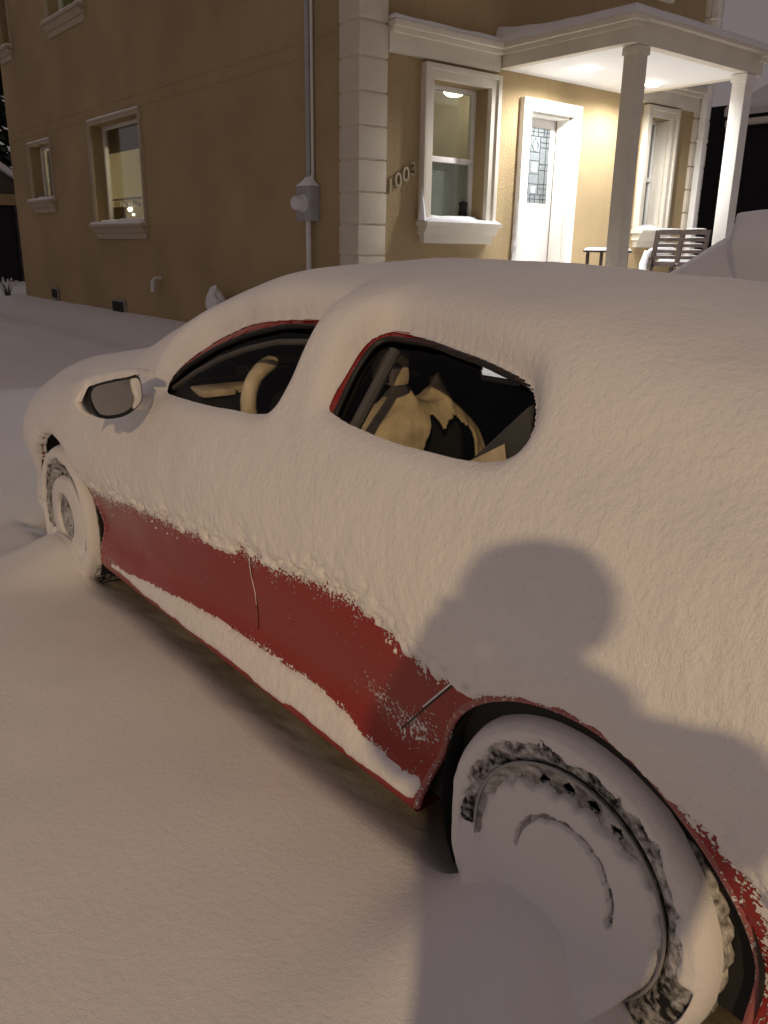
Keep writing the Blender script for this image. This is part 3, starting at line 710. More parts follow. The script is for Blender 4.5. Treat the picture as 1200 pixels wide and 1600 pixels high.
# dash
d = MB(); d.prism([(-2.15, .14, .98), (-1.80, .14, 1.0), (-1.66, .14, .955), (-1.62, .14, .86), (-1.74, .14, .68), (-2.15, .14, .60)], (0, 1.22, 0)); ds = d.build('dashboard', M['cabin'], car)
d = MB(); d.box((-1.80, .36, .99), (-1.66, .70, 1.05), 0, .03); d.build('gauge_hood', M['cabin'], ds, smooth=60)
for yy, xx in ((.17, -1.72), (.27, -1.75), (.95, -1.68)):
    d = MB(); d.box((xx - .10, yy, .965), (xx + .06, yy + .12, .99), 0, .012); d.build('dash_patch', M['beige'], ds, smooth=60)  # plain beige patches on the dash top
cushion('lap_patch', (-1.42, .28, .535), (-1.12, .70, .60), .025, M['beige'], s1)  # plain beige patch on the seat cushion
b = MB(); b.box((-1.66, .84, 1.17), (-1.63, 1.02, 1.23), 0, .012); b.build('rear_view_mirror', M['trim'], car, smooth=60)

# --- wing mirror
mr = MB()
poly = [(-.205, 1.005), (-.190, 1.035), (-.155, 1.045), (-.035, 1.058), (-.020, 1.050), (-.016, .985), (-.030, .955), (-.085, .922), (-.165, .922), (-.190, .950)]
poly = smooth_poly(poly, 2); c0 = poly.mean(0); poly = c0 + (poly - c0) * .92
rings = []
XM = -1.70
for s_, dx in ((.86, .0), (.90, .006), (1.0, .010), (1.03, -.02), (1.0, -.07), (.80, -.12), (.45, -.145), (.05, -.15)):
    rings.append([(XM + dx, c0[0] + (p[0] - c0[0]) * s_, c0[1] + (p[1] - c0[1]) * s_) for p in poly])
n = len(poly); v = [q for r_ in rings for q in r_]; f = [(i * n + k, i * n + (k + 1) % n, (i + 1) * n + (k + 1) % n, (i + 1) * n + k) for i in range(len(rings) - 1) for k in range(n)]
mr.add(v, f); mo = mr.build('side_mirror', M['trim'], car, smooth=50)
b = MB(); b.tube([(-1.79, -.05, .955), (-1.80, .02, .948), (-1.81, .10, .945)], [.024, .026, .034], 12); b.build('mirror_arm', M['snow_arm'], mo, smooth=True)
b = MB(); r_ = rings[0]; b.add(r_, [tuple(range(n))]); b.build('mirror_glass', M['mirror'], mo)
# snow lodged in the inner side of the glass, and a cap on the housing
snp = [(-.060, 1.046), (-.036, 1.049), (-.026, 1.042), (-.022, .985), (-.034, .958), (-.062, .940), (-.055, .965), (-.048, .985), (-.056, 1.005)]
snp = smooth_poly(snp, 2); cc = snp.mean(0)
b = MB(); rr = [[(XM + dx, cc[0] + (p[0] - cc[0]) * s_, cc[1] + (p[1] - cc[1]) * s_) for p in snp] for s_, dx in ((1, .0), (.95, .007), (.7, .011), (.2, .013))]
n2 = len(snp); b.add([q for r_ in rr for q in r_], [(i * n2 + k, i * n2 + (k + 1) % n2, (i + 1) * n2 + (k + 1) % n2, (i + 1) * n2 + k) for i in range(3) for k in range(n2)] + [tuple(range(3 * n2, 4 * n2))]); b.build('mirror_snow', M['snow_car'], mo, smooth=True)
u = np.linspace(0, 1, 34); vv = np.linspace(0, 1, 22); U, V = np.meshgrid(u, vv, indexing='ij')
# cap: follows the top of the housing from its outer end to the door
yy = -.215 + U * .235; xx = XM + .004 - V * .16
zt = np.interp(yy, [-.215, -.19, -.155, -.035, .02], [.992, 1.037, 1.047, 1.060, 1.05])
ed = np.minimum(np.minimum(V * .16, (1 - V) * .16 * .7), U * .235)
zz = zt - .004 + .024 * np.sqrt(np.clip(1 - (1 - np.clip(ed / .05, 0, 1)) ** 2, 0, 1)) - .06 * V ** 2 + .004 * fbm(yy * 30, xx * 30, 0, 2, 3) - .003
me, _ = grid_mesh('mirror_snow', np.stack([xx, yy, zz], -1)); o = put(me, 'mirror_snow', mo, [M['snow_car']])
# outer end and the lee side of the housing
b = MB(); b.tube([(-1.715, -.2, 1.02), (-1.73, -.215, .985), (-1.735, -.205, .955), (-1.73, -.18, .935)], [.006, .013, .012, .005], 10); b.build('mirror_snow', M['snow_car'], mo, smooth=True)

# --- wheels
def wheel(cx, front, near_side=True):
    y0 = .012
    root = MB()
    # tyre: lathe about y, groove rings on the tread
    prof = [(.222, y0 + .016), (.236, y0 + .004), (.265, y0 - .001), (.286, y0 + .004), (.299, y0 + .016), (.307, y0 + .030)]
    for g in range(4):
        a = y0 + .040 + g * .036; prof += [(.312, a), (.312, a + .026), (.303, a + .028), (.303, a + .034)]
    prof += [(.308, y0 + .19), (.298, y0 + .205), (.26, y0 + .212), (.222, y0 + .20)]
    v = []; f = []; nseg = 120; m = len(prof)
    for k_ in range(nseg):
        a = 2 * math.pi * k_ / nseg
        for i, (r, h_) in enumerate(prof):
            rr_ = r - (.007 if (k_ % 3 == 0 and 4 <= i <= m - 4) else 0)
            v.append((cx + rr_ * math.cos(a), h_, .315 + rr_ * math.sin(a)))
    for k_ in range(nseg):
        k2 = (k_ + 1) % nseg
        for i in range(m - 1): f.append((k_ * m + i, k2 * m + i, k2 * m + i + 1, k_ * m + i + 1))
    root.add(v, f); ty = root.build('wheel', M['rubber'], car, smooth=35)
    V = np.array(v); ang = np.arctan2(V[:, 2] - .315, V[:, 0] - cx)
    rad = np.hypot(V[:, 2] - .315, V[:, 0] - cx)
    vattr(ty.data, 'dust', .38 + .10 * sstep(.278, .30, rad) + .30 * fbm(V[:, 0] * 13, V[:, 2] * 13, 0, 3, 4) + .15 * sstep(.24, .226, rad))
    # steel disc with vent holes: polar grid
    th = np.linspace(0, 2 * math.pi, 241)[:-1]; rp = np.array([.045, .06, .07, .078, .088, .10, .112, .118, .124, .130, .136, .142, .150, .158, .165, .170, .174, .178, .182, .186, .190, .194, .199, .203, .207, .213, .219, .223, .223, .214])
    hp = np.interp(rp, [.045, .07, .088, .105, .13, .165, .185, .20, .213, .223], [.014, .012, .010, .018, .026, .030, .027, .024, .016, .004]); hp[-2:] = [.0, .022]
    TH, RP = np.meshgrid(th, rp, indexing='ij'); HP = np.broadcast_to(hp[None, :], TH.shape)
    hole = np.zeros(TH.shape, bool); nh = 20
    for q in range(nh):
        a = math.radians(18 * q + 4); du = np.angle(np.exp(1j * (TH - a))) * .181
        hole |= (du / .0125) ** 2 + ((RP - .182) / .0125) ** 2 < 1
    Pw = np.stack([cx + RP * np.cos(TH), y0 + HP, .315 + RP * np.sin(TH)], -1)
    hk = np.concatenate([hole, hole[:1]]); hk = hk[:-1, :-1].astype(int) + hk[1:, :-1] + hk[1:, 1:] + hk[:-1, 1:]
    me, us = grid_mesh('rim', Pw, hk < 2, closed_u=True); o = put(me, 'rim', ty, [M['steel']])
    vattr(me, 'dust', (.30 + .25 * fbm(Pw[..., 0] * 12, Pw[..., 2] * 12, 0, 3, 8)).reshape(-1)[us])
    so_ = o.modifiers.new('thick', 'SOLIDIFY'); so_.thickness = .004; so_.offset = -1
    b = MB(); b.tube([(cx + .2235 * math.cos(a), y0 + .001, .315 + .2235 * math.sin(a)) for a in np.linspace(0, 2 * math.pi, 90, endpoint=False)], .0032, 8, closed=True); b.build('rim_edge', M['metal'], ty, smooth=True)
    b = MB(); b.lathe([(.0, .0), (.036, .001), (.046, .006), (.047, .022)], c=(cx, y0 + .0, .315), axis='y', n=32); o = b.build('hub_cap', M['steel'], ty, smooth=True)
    vattr(o.data, 'dust', np.full(len(o.data.vertices), .4))
    b = MB(); b.lathe([(.0, .0), (.20, .0), (.20, .08)], c=(cx, y0 + .085, .315), axis='y', n=40); b.build('brake_drum', M['disc'], ty, smooth=40)
    return ty
wr_ = wheel(.012, False); wf_ = wheel(-2.70, True)
wr_['label'] = 'snow-packed rear wheel'; wf_['label'] = 'snow-packed front wheel'

FR = [0, .045, .047, .07, .088, .105, .13, .165, .185, .20, .213, .222, .236, .265, .286, .299, .307, .320]
FY = [.012, .014, .024, .024, .022, .030, .038, .042, .039, .036, .028, .014, .015, .011, .015, .028, .042, .085]
def wheel_snow(cx, parent, fn, nth=300, r0=.0, r1=.311, nr=120):
    """snow lying on the wheel face; fn(angle from up (clockwise seen from outside), r, x, z, face) -> outward thickness, negative = bare"""
    th = np.linspace(0, 2 * math.pi, nth + 1)[:-1]; rr = np.linspace(r0, r1, nr)
    TH, R = np.meshgrid(th, rr, indexing='ij')
    x = R * np.cos(TH); z = R * np.sin(TH)
    face = np.interp(R, FR, FY)
    h = fn(np.degrees(np.arctan2(x, z)), R, x, z, face)
    P_ = np.stack([cx + x, face - h, .315 + z], -1)
    hh = np.concatenate([h, h[:1]]); hx = np.maximum(np.maximum(hh[:-1, :-1], hh[1:, :-1]), np.maximum(hh[1:, 1:], hh[:-1, 1:]))
    me, _ = grid_mesh('wheel_snow', P_, hx > -.001, closed_u=True); return put(me, 'wheel_snow', parent, [M['snow']])
def bump01(a, c, w): return np.exp(-((a - c) / w) ** 2)
def rnd(d, w): return np.sqrt(np.clip(1 - (1 - np.clip(d / w, 0, 1)) ** 2, 0, 1))
def rear_fn(A, R, x, z, face):
    nz = fbm(x * 20, z * 20, 0, 3, 15); nf = fbm(x * 60, z * 60, 0, 3, 16); nl = fbm(x * 6, z * 6, 0, 2, 17)
    # the ring on the tyre's shoulder
    d = R - (.264 - .010 * sstep(30, 80, A) + .009 * nl + .012 * nz + .012 * nf)
    h = np.where(d > 0, (.012 + .006 * nl) * rnd(d, .032) + .0035 * nz * rnd(d, .02), -.004)
    # loose flakes stuck on the bare band
    # bowl of the rim: a smooth fill, open at the top where the vent holes show
    bowl = np.interp(R, [0, .06, .10, .115, .13, .17, .205, .215], [.004, .006, .012, .018, .018, .019, .021, .022])
    lim = .208 - .046 * bump01(A, -14, 40) - .036 * bump01(A, 32, 26) + .006 * nz + .005 * nf + .010 * np.abs(np.cos(np.radians((A + 4) * 10)))
    hi = np.where(lim - R > 0, (face - bowl) * rnd(lim - R, .016) + .002 * nz, -.004)
    gr = bump01(R + .003 * nz, .114, .0064 + .0045 * nf) * sstep(-100, -80, A) * sstep(118, 96, A)
    hi = np.where(gr > .45, -.006, hi)
    h = np.where(R < .2165, hi, h)
    h = np.where((R >= .2165) & (R < .226), -.004, h)
    # buried from below
    low = sstep(.02, -.07, z + .035) * (1 - sstep(-.02, .04, x) * sstep(.210, .218, R))
    h = np.where(low > .02, np.maximum(h, 0) * (1 - low) + low * rnd(.30 - R, .05) * (face + .014 + .004 * nz + .75 * np.maximum(-.03 - z, 0) * rnd(.215 - np.abs(x), .12)) - .004 * (R > .30), h)
    # right of the wheel the sidewall stays open low down, powdered
    rt = (x > 0) & (A > 78) & (R > .226) & (R < .285)
    h = np.where(rt & (d > -.03) & (A > 96), -.004, h)
    return h
wheel_snow(.012, wr_, rear_fn)
def front_fn(A, R, x, z, face):
    nz = fbm(x * 20, z * 20, 0, 3, 25); nf = fbm(x * 55, z * 55, 0, 3, 26); nl = fbm(x * 6, z * 6, 0, 2, 27)
    d = R - (.254 + .014 * nl + .010 * nz)
    h = np.where(d > 0, .016 * rnd(d, .022), -.004)
    lim = .206 - .03 * bump01(A, -5, 45) + .005 * nz
    bowl = np.interp(R, [0, .10, .107, .13, .17, .205, .215], [.022, .021, .006, .006, .010, .018, .022])
    hi = np.where(lim - R > 0, (face - bowl) * rnd(lim - R, .02), -.004)
    hi = np.where((R < .102) & (z > .040 + .01 * nz), -.006, hi)
    h = np.where(R < .2165, hi, h); h = np.where((R >= .2165) & (R < .226), -.004, h)
    low = sstep(-.08, -.16, z)
    return np.where(low > .02, np.maximum(h, 0) * (1 - low) + low * rnd(.30 - R, .05) * (face + .014) - .004 * (R > .30), h)
wheel_snow(-2.70, wf_, front_fn)
# the far pair, plain copies
for w_ in (wr_, wf_):
    c = w_.copy(); col.objects.link(c); c.parent = car; c.location = (0, 1.585, 0)
    for ch in w_.children:
        if ch.name.startswith('wheel_snow'): continue
        d_ = ch.copy(); col.objects.link(d_); d_.parent = c

# ------------------------------------------------------------------ the house
XF, YS = -6.81, 4.70
house = thing('house', 'tan stucco two-storey house with cream corner stones and a lit porch', 'house')

def wall(name, u0, u1, z0, z1, holes, to3, depth, parent, m):
    """flat wall with openings; to3(u, z, d) -> point, d = depth behind the face"""
    us = sorted({u0, u1, *[h[0] for h in holes], *[h[1] for h in holes]}); zs = sorted({z0, z1, *[h[2] for h in holes], *[h[3] for h in holes]})
    b = MB()
    for a, c in zip(us, us[1:]):
        for e, g in zip(zs, zs[1:]):
            mu, mz = (a + c) / 2, (e + g) / 2
            if any(h[0] < mu < h[1] and h[2] < mz < h[3] for h in holes): continue
            b.add([to3(a, e, 0), to3(c, e, 0), to3(c, g, 0), to3(a, g, 0)], [(0, 1, 2, 3)])
            b.add([to3(a, e, depth), to3(c, e, depth), to3(c, g, depth), to3(a, g, depth)], [(3, 2, 1, 0)])
    for a, c, e, g in holes + [(u0, u1, z0, z1)]:
        for (p, q) in (((a, e), (c, e)), ((c, e), (c, g)), ((c, g), (a, g)), ((a, g), (a, e))):
            b.add([to3(*p, 0), to3(*q, 0), to3(*q, depth), to3(*p, depth)], [(0, 1, 2, 3)])
    return b.build(name, m, parent)
front = lambda u, z, d: (XF - d, u, z)         # u = y
side = lambda u, z, d: (u, YS + d, z)          # u = x
W1 = (5.68, 6.58, 1.74, 3.22); W2 = (9.78, 10.28, 1.74, 3.24); DR = (7.28, 8.10, 1.06, 3.06)
S1 = (-17.85, -16.62, 2.25, 3.26); S2 = (-14.45, -12.42, 1.76, 3.34); S3 = (-16.0, -14.3, 5.16, 6.6); S4 = (-19.05, -18.32, 5.16, 6.6); W3 = (5.9, 6.9, 4.9, 6.4); W4 = (8.9, 9.9, 4.9, 6.4)
wall('wall', 4.70, 11.20, -.1, 7.4, [W1, W2, DR, W3, W4], front, .28, house, M['stucco'])
wall('wall', -19.2, -6.81, -.1, 7.4, [S1, S2, S3, S4], side, .28, house, M['stucco'])
b = MB(); b.box((-19.2, 10.9, -.1), (-6.82, 11.19, 7.4)); b.box((-19.2, 4.72, -.1), (-18.95, 10.9, 7.4)); b.build('wall', M['stucco'], house)
b = MB(); b.box((-19.5, 4.4, 7.4), (-6.5, 11.5, 7.6)); b.build('roof', M['white'], house)
b = MB(); b.prism([(-19.6, 4.3, 7.6), (-19.6, 7.95, 9.4), (-19.6, 11.6, 7.6)], (13.2, 0, 0)); b.build('roof', M['snow_far'], house)
# faint joints in the side wall's stucco
for z in (3.44, 3.60):
    b = MB(); b.box((-19.1, YS - .005, z), (-7.14, YS + .02, z + .018)); b.build('control_joint', M['stucco'], house)
for y in (5.55, 8.35):
    b = MB(); b.box((XF - .02, y, 3.8), (XF + .006, y + .018, 7.2)); b.build('control_joint', M['stucco'], house)

# corner stones
qb = MB(); qb.box((-.305, -.05, 0), (.05, .33, .309), 0, .012); q0 = qb.build('quoin', M['quoin'], house, smooth=20); qme = q0.data; q0.location = (XF, YS, .05)
for k in range(1, 22):
    o = bpy.data.objects.new('quoin', qme); col.objects.link(o); o.parent = house; o.location = (XF + .004 * math.sin(k * 9), YS, .05 + k * .3275)
b = MB(); b.box((-7.10, YS - .042, 0), (XF + .036, YS + .31, 7.2)); b.build('quoin_mortar', M['quoin'], house)
for k in range(22):
    o = bpy.data.objects.new('quoin', qme); col.objects.link(o); o.parent = house; o.location = (XF + .004 * math.sin(k * 5), 11.20, .05 + k * .3275); o.scale = (1, -1, 1)
b = MB(); b.box((-7.10, 10.9, 0), (XF + .03, 11.236, 7.2)); b.build('quoin_mortar', M['quoin'], house)

# cornice with a row of snow
def cornice(y0, y1):
    b = MB()
    b.box((XF - .01, y0, 3.40), (XF + .07, y1, 3.575), 0, .006); b.box((XF - .01, y0, 3.575), (XF + .115, y1, 3.625), 0, .008); b.box((XF - .01, y0, 3.625), (XF + .165, y1, 3.69), 0, .012)
    c = b.build('cornice', M['cream'], house, smooth=20)
    yy = np.linspace(y0 - .01, y1, 60); v = np.linspace(0, 1, 9); A, V = np.meshgrid(yy, v, indexing='ij')
    h = .05 + .012 * fbm(A * 3, V, 0, 2, 5); e = np.sqrt(np.clip(1 - (2 * V - 1) ** 4, 0, 1)) * np.sqrt(np.clip(np.minimum(A - y0 + .01, y1 - A) / .03, 0, 1)); 
    me, _ = grid_mesh('cornice_snow', np.stack([XF - .005 + V * .172, A, 3.689 + h * e], -1)); put(me, 'cornice_snow', c, [M['snow']])
cornice(5.035, 6.70); cornice(9.32, 10.87)

# windows
def snow_strip(name, parent, x0, x1, y0, y1, z, h, seed=0, ends=.05):
    u = np.linspace(0, 1, 40); v = np.linspace(0, 1, 14); U, V = np.meshgrid(u, v, indexing='ij')
    dx, dy = x1 - x0, y1 - y0
    e = np.minimum(np.minimum(U * abs(dx), (1 - U) * abs(dx)), np.minimum(V * abs(dy), (1 - V) * abs(dy)))
    hh = h * np.sqrt(np.clip(1 - (1 - np.clip(e / (ends), 0, 1)) ** 2, 0, 1)) * (1 + .25 * fbm((x0 + U * dx) * 4, (y0 + V * dy) * 4, seed, 3, seed))
    me, _ = grid_mesh(name, np.stack([x0 + U * dx, y0 + V * dy, z + hh - .002], -1)); return put(me, name, parent, [M['snow']])
def sash_window(W, to3, trim, kind, tw=.14, proud=.09, sillz=True, split=True, rec=.19, sn=0):
    u0, u1, z0, z1 = W
    def bx(b, a, c, e, g, d0, d1, ch=.006):
        P0, P1 = to3(a, e, d0), to3(c, g, d1); b.box(P0, P1, 0, ch)
    b = MB()
    for (a, c, e, g) in ((u0 - tw, u0 - .001, z0 - .02, z1 + tw), (u1 + .001, u1 + tw, z0 - .02, z1 + tw), (u0 - .001, u1 + .001, z1 + .001, z1 + tw)):
        bx(b, a, c, e, g, .02, -proud * .72)
    o_ = tw * .36
    bx(b, u0 - tw - .004, u0 - tw + o_, z0 - .02, z1 + tw + .006, .021, -proud); bx(b, u1 + tw - o_, u1 + tw + .004, z0 - .02, z1 + tw + .006, .021, -proud); bx(b, u0 - tw + o_, u1 + tw - o_, z1 + tw - o_, z1 + tw + .006, .021, -proud)
    w = b.build('window', trim, house, smooth=20)
    if to3 is side: snow_strip('trim_snow', w, u0 - tw, u1 + tw, YS - proud, YS + .0, z1 + tw + .004, .03, 11 + sn, .03)
    # frame and sashes, set back in the opening
    fr = MB(); fwid = .05
    for (a, c, e, g) in ((u0, u0 + fwid, z0, z1), (u1 - fwid, u1, z0, z1), (u0 + fwid, u1 - fwid, z1 - fwid, z1), (u0 + fwid, u1 - fwid, z0, z0 + fwid)):
        bx(fr, a + .001, c - .001, e + .001, g - .001, rec, rec + .07, .004)
    zm = z0 + (z1 - z0) * .47
    if split: bx(fr, u0 + fwid, u1 - fwid, zm - .03, zm + .03, rec - .012, rec + .05, .004)
    fo = fr.build('frame', M['white'], w, smooth=20)
    if kind == 'kitchen': rows = [(z0 + fwid, z1 - fwid)]
    else: rows = [(z0 + fwid, zm - .03), (zm + .03, z1 - fwid)] if split else [(z0 + fwid, z1 - fwid)]
    for i, (e, g) in enumerate(rows):
        p = MB(); p.box(to3(u0 + fwid - .01, e - .01, rec + .025 + .012 * (1 - i)), to3(u1 - fwid + .01, g + .01, rec + .031 + .012 * (1 - i))); p.build('pane', M['win_glass'], w)
    if sillz:
        s = MB()
        d = MB(); d.add([to3(u0 - tw - .03, z0 - .055, .02), to3(u1 + tw + .03, z0 - .055, .02), to3(u1 + tw + .03, z0 - .055, -proud - .10), to3(u0 - tw - .03, z0 - .055, -proud - .10),
                         to3(u0 - tw - .03, z0 - .002, .02), to3(u1 + tw + .03, z0 - .002, .02), to3(u1 + tw + .03, z0 - .012, -proud - .11), to3(u0 - tw - .03, z0 - .012, -proud - .11)],
                        [(3, 2, 1, 0), (4, 5, 6, 7), (0, 1, 5, 4), (1, 2, 6, 5), (2, 3, 7, 6), (3, 0, 4, 7)])
        d.add([to3(u0 - tw, z0 - .15, .02), to3(u1 + tw, z0 - .15, .02), to3(u1 + tw, z0 - .15, -proud - .02), to3(u0 - tw, z0 - .15, -proud - .02),
               to3(u0 - tw, z0 - .056, .02), to3(u1 + tw, z0 - .056, .02), to3(u1 + tw, z0 - .056, -proud - .07), to3(u0 - tw, z0 - .056, -proud - .07)],
              [(3, 2, 1, 0), (4, 5, 6, 7), (0, 1, 5, 4), (1, 2, 6, 5), (2, 3, 7, 6), (3, 0, 4, 7)])
        d.add([to3(u0 - tw + .04, z0 - .245, .02), to3(u1 + tw - .04, z0 - .245, .02), to3(u1 + tw - .04, z0 - .245, -proud + .02), to3(u0 - tw + .04, z0 - .245, -proud + .02),
               to3(u0 - tw + .02, z0 - .151, .02), to3(u1 + tw - .02, z0 - .151, .02), to3(u1 + tw - .02, z0 - .151, -proud + .0), to3(u0 - tw + .02, z0 - .151, -proud + .0)],
              [(3, 2, 1, 0), (4, 5, 6, 7), (0, 1, 5, 4), (1, 2, 6, 5), (2, 3, 7, 6), (3, 0, 4, 7)])
        so_ = d.build('sill', trim, w)
        a0, a1 = to3(u0 - tw - .03, z0, rec - .01), to3(u1 + tw + .03, z0, -proud - .10)
        p0, p1 = to3(u0 + .002, z0, rec - .01), to3(u1 - .002, z0, -.0)
        snow_strip('sill_snow', w, a0[0] if to3 is side else to3(0, 0, .0)[0], a1[0], a0[1] if to3 is front else to3(0, 0, .0)[1], a1[1], z0 - .012, .045, 3 + sn)
        snow_strip('sill_snow', w, p0[0], p1[0] , p0[1], p1[1], z0, .075, 5 + sn, .08)
    return w
w1 = sash_window(W1, front, M['cream'], 'sash'); w2 = sash_window(W2, front, M['cream'], 'sash', tw=.13, sn=2)
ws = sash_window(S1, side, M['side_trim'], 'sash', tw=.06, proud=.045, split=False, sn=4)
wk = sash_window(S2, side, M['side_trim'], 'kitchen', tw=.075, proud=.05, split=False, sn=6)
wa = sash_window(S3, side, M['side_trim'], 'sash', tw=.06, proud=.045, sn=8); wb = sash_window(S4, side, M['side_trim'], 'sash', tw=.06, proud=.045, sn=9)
sash_window(W3, front, M['cream'], 'sash', tw=.12); sash_window(W4, front, M['cream'], 'sash', tw=.12)
wk['label'] = 'kitchen window with the light on'
# snow stuck along the left edge of the front window trim
b = MB(); b.tube([(XF + .08, 5.53, 1.74), (XF + .085, 5.525, 1.90), (XF + .06, 5.535, 2.1)], [.05, .028, .006], 8); b.build('sill_snow', M['snow'], w1, smooth=True)
# rooms behind the panes: boxes open towards the window
def room(W, to3, depth, m, name='room', left=0.):
    u0, u1, z0, z1 = W; u0 -= left; e = .5; b = MB()
    b.add([to3(u0 - e, z0 - e, .285), to3(u1 + e, z0 - e, .285), to3(u1 + e, z1 + .25, .285), to3(u0 - e, z1 + .25, .285),
           to3(u0 - e, z0 - e, depth), to3(u1 + e, z0 - e, depth), to3(u1 + e, z1 + .25, depth), to3(u0 - e, z1 + .25, depth)],
          [(4, 5, 6, 7), (0, 1, 5, 4), (1, 2, 6, 5), (2, 3, 7, 6), (3, 0, 4, 7)])
    return b.build(name, m, house)
room(W1, front, 2.0, M['room_wall']); room(W2, front, 1.6, M['room']); room(S1, side, 1.2, M['room_wall'], left=.3); room(S2, side, 2.0, M['room_wall'], left=1.15); room(S3, side, 1.5, M['room_wall']); room(S4, side, 1.5, M['room']); room(W3, front, 1.5, M['room']); room(W4, front, 1.5, M['room'])
# front window: a blind behind the lower sash, a curtain edge, a small dark pot on the sill
b = MB()
zz = np.arange(1.79, 2.44, .028)
for z in zz: b.box((XF - .262, 5.73, z), (XF - .256, 6.53, z + .0265))
b.build('blind', M['blind'], w1)
b = MB(); b.lathe([(.0, 0), (.05, .0), (.055, .05), (.04, .12), (.06, .17), (.0, .2)], c=(XF - .235, 6.47, 1.80), n=14); b.build('flower_pot', M['dark'], w1, smooth=True)
# curtains of the small side window
b = MB()
for k, (a, c) in enumerate(((-18.4, -17.95), (-17.80, -17.52), (-17.40, -17.15), (-17.05, -16.70))):
    for i in range(8):
        t0, t1 = a + (c - a) * i / 8, a + (c - a) * (i + 1) / 8; yo = .30 + .02 * (i % 2)
        b.add([(t0, YS + yo, 2.3), (t1, YS + .30 + .02 * ((i + 1) % 2), 2.3), (t1, YS + .30 + .02 * ((i + 1) % 2), 3.22), (t0, YS + yo, 3.22)], [(0, 1, 2, 3)])
b.build('curtain', M['plastic'], ws)
# kitchen: valance, shelf of hanging pans, a board on the wall, a lamp
b = MB(); b.box((-15.3, YS + .42, 2.96), (-12.6, YS + .46, 3.42), 0, .01); b.build('valance', M['room'], wk)
b = MB(); b.box((-15.7, YS + .55, 2.19), (-13.2, YS + .60, 2.22)); b.build('pan_rail', M['metal'], wk)
for k in range(9):
    b = MB(); x = -14.95 + k * .13; b.lathe([(0, 0), (.05, .004), (.055, .03)], c=(x, YS + .54, 2.13 - .02 * (k % 3)), axis='y', n=12); b.tube([(x, YS + .56, 2.2), (x, YS + .56, 2.14)], .008, 6); b.build('hanging_pan', M['white'], wk, smooth=True)
b = MB(); b.box((-15.45, YS + .50, 1.84), (-14.5, YS + .54, 2.07), 0, .01); b.build('cupboard', M['wood'], wk)
b = MB(); b.box((-15.8, YS + .58, 1.4), (-12.6, YS + 1.2, 1.80), 0, .01); b.build('counter', M['white'], wk)
for (x, y, z, r) in ((-14.28, .52, 2.02, .045), (-14.10, .5, 1.93, .028)):
    b = MB(); b.lathe([(0, -r), (r * .7, -r * .7), (r, 0), (r * .7, r * .7), (0, r)], c=(x, YS + y, z), n=14); b.build('bulb', M['warm'], wk, smooth=True)
b = MB(); b.lathe([(0, -.06), (.09, -.05), (.13, -.02), (.14, .0)], c=(XF - .75, 6.74, 3.30), n=20); b.build('glow_dome', M['warm'], w1, smooth=True)  # glowing dome set behind the upper pane for its bright spot
def lamp(name, loc, e, c, r=.06, kind='POINT', rot=None, size=None):
    l = bpy.data.lights.new(name, kind); l.energy = e; l.color = c; l.shadow_soft_size = r
    if size: l.spot_size = math.radians(size); l.spot_blend = .6
    o = bpy.data.objects.new(name, l); col.objects.link(o); o.location = loc
    if rot: o.rotation_euler = rot
    return o
lamp('kitchen_light', (-14.2, YS + 1.1, 2.75), 45, (1, .86, .60))
lamp('hall_light', (XF - 1.2, 6.2, 3.1), 6, (1, .92, .75))
lamp('bedroom_light', (-15.0, YS + .9, 6.2), 4, (.8, 1, .45))
lamp('bathroom_light', (-17.4, YS + .8, 3.0), 22, (1, .97, .9))

# front door
dt = MB()
for (a, c, e, g) in ((7.14, 7.279, 1.0, 3.20), (8.101, 8.24, 1.0, 3.20), (7.279, 8.101, 3.061, 3.20)): dt.box((XF - .02, a, e), (XF + .075, c, g), 0, .01)
dt.build('door_trim', M['white'], house, smooth=20)
for (a, c, e, g) in ((7.281, 7.305, 1.05, 3.04), (8.075, 8.099, 1.05, 3.04), (7.306, 8.074, 3.035, 3.059)):
    b = MB(); b.box((XF - .20, a, e), (XF - .002, c, g)); b.build('door_jamb', M['white'], house)
b = MB(); b.box((XF - .18, 10.258, 1.75), (XF - .002, 10.279, 3.23)); b.build('jamb', M['cream'], w2)
b = MB(); b.box((XF - .27, 7.30, 1.06), (XF - .225, 8.09, 3.045), 0, .004); door = b.build('front_door', M['door'], house, smooth=20)
b = MB(); b.box((XF - .229, 7.385, 1.99), (XF - .216, 8.005, 2.965), 0, .005); b.build('glass_frame', M['white'], door, smooth=20)
b = MB(); b.box((XF - .218, 7.42, 2.025), (XF - .212, 7.97, 2.93)); gl = b.build('door_glass', M['frost'], door)
b = MB(); Xg = XF - .211; r = .0045
ys = [7.42, 7.485, 7.545, 7.695, 7.845, 7.905, 7.97]; zs = [2.025, 2.075, 2.13, 2.205, 2.26, 2.43, 2.50, 2.56, 2.70, 2.76, 2.83, 2.88, 2.93]
for y in (7.485, 7.905): b.tube([(Xg, y, 2.03), (Xg, y, 2.925)], r, 6)
for y in (7.60, 7.79): b.tube([(Xg, y, 2.13), (Xg, y, 2.83)], r, 6)
for z in (2.075, 2.13, 2.83, 2.88): b.tube([(Xg, 7.425, z), (Xg, 7.965, z)], r, 6)
for z in (2.205, 2.26, 2.43, 2.50, 2.70, 2.76):
    b.tube([(Xg, 7.43, z), (Xg, 7.60, z)], r, 6); b.tube([(Xg, 7.79, z), (Xg, 7.96, z)], r, 6)
for z in (2.26, 2.38, 2.54, 2.64): b.tube([(Xg, 7.60, z), (Xg, 7.79, z)], r, 6)
for y in (7.54, 7.65, 7.74, 7.85): b.tube([(Xg, y, 2.03), (Xg, y, 2.13)], r, 6); b.tube([(Xg, y, 2.83), (Xg, y, 2.925)], r, 6)
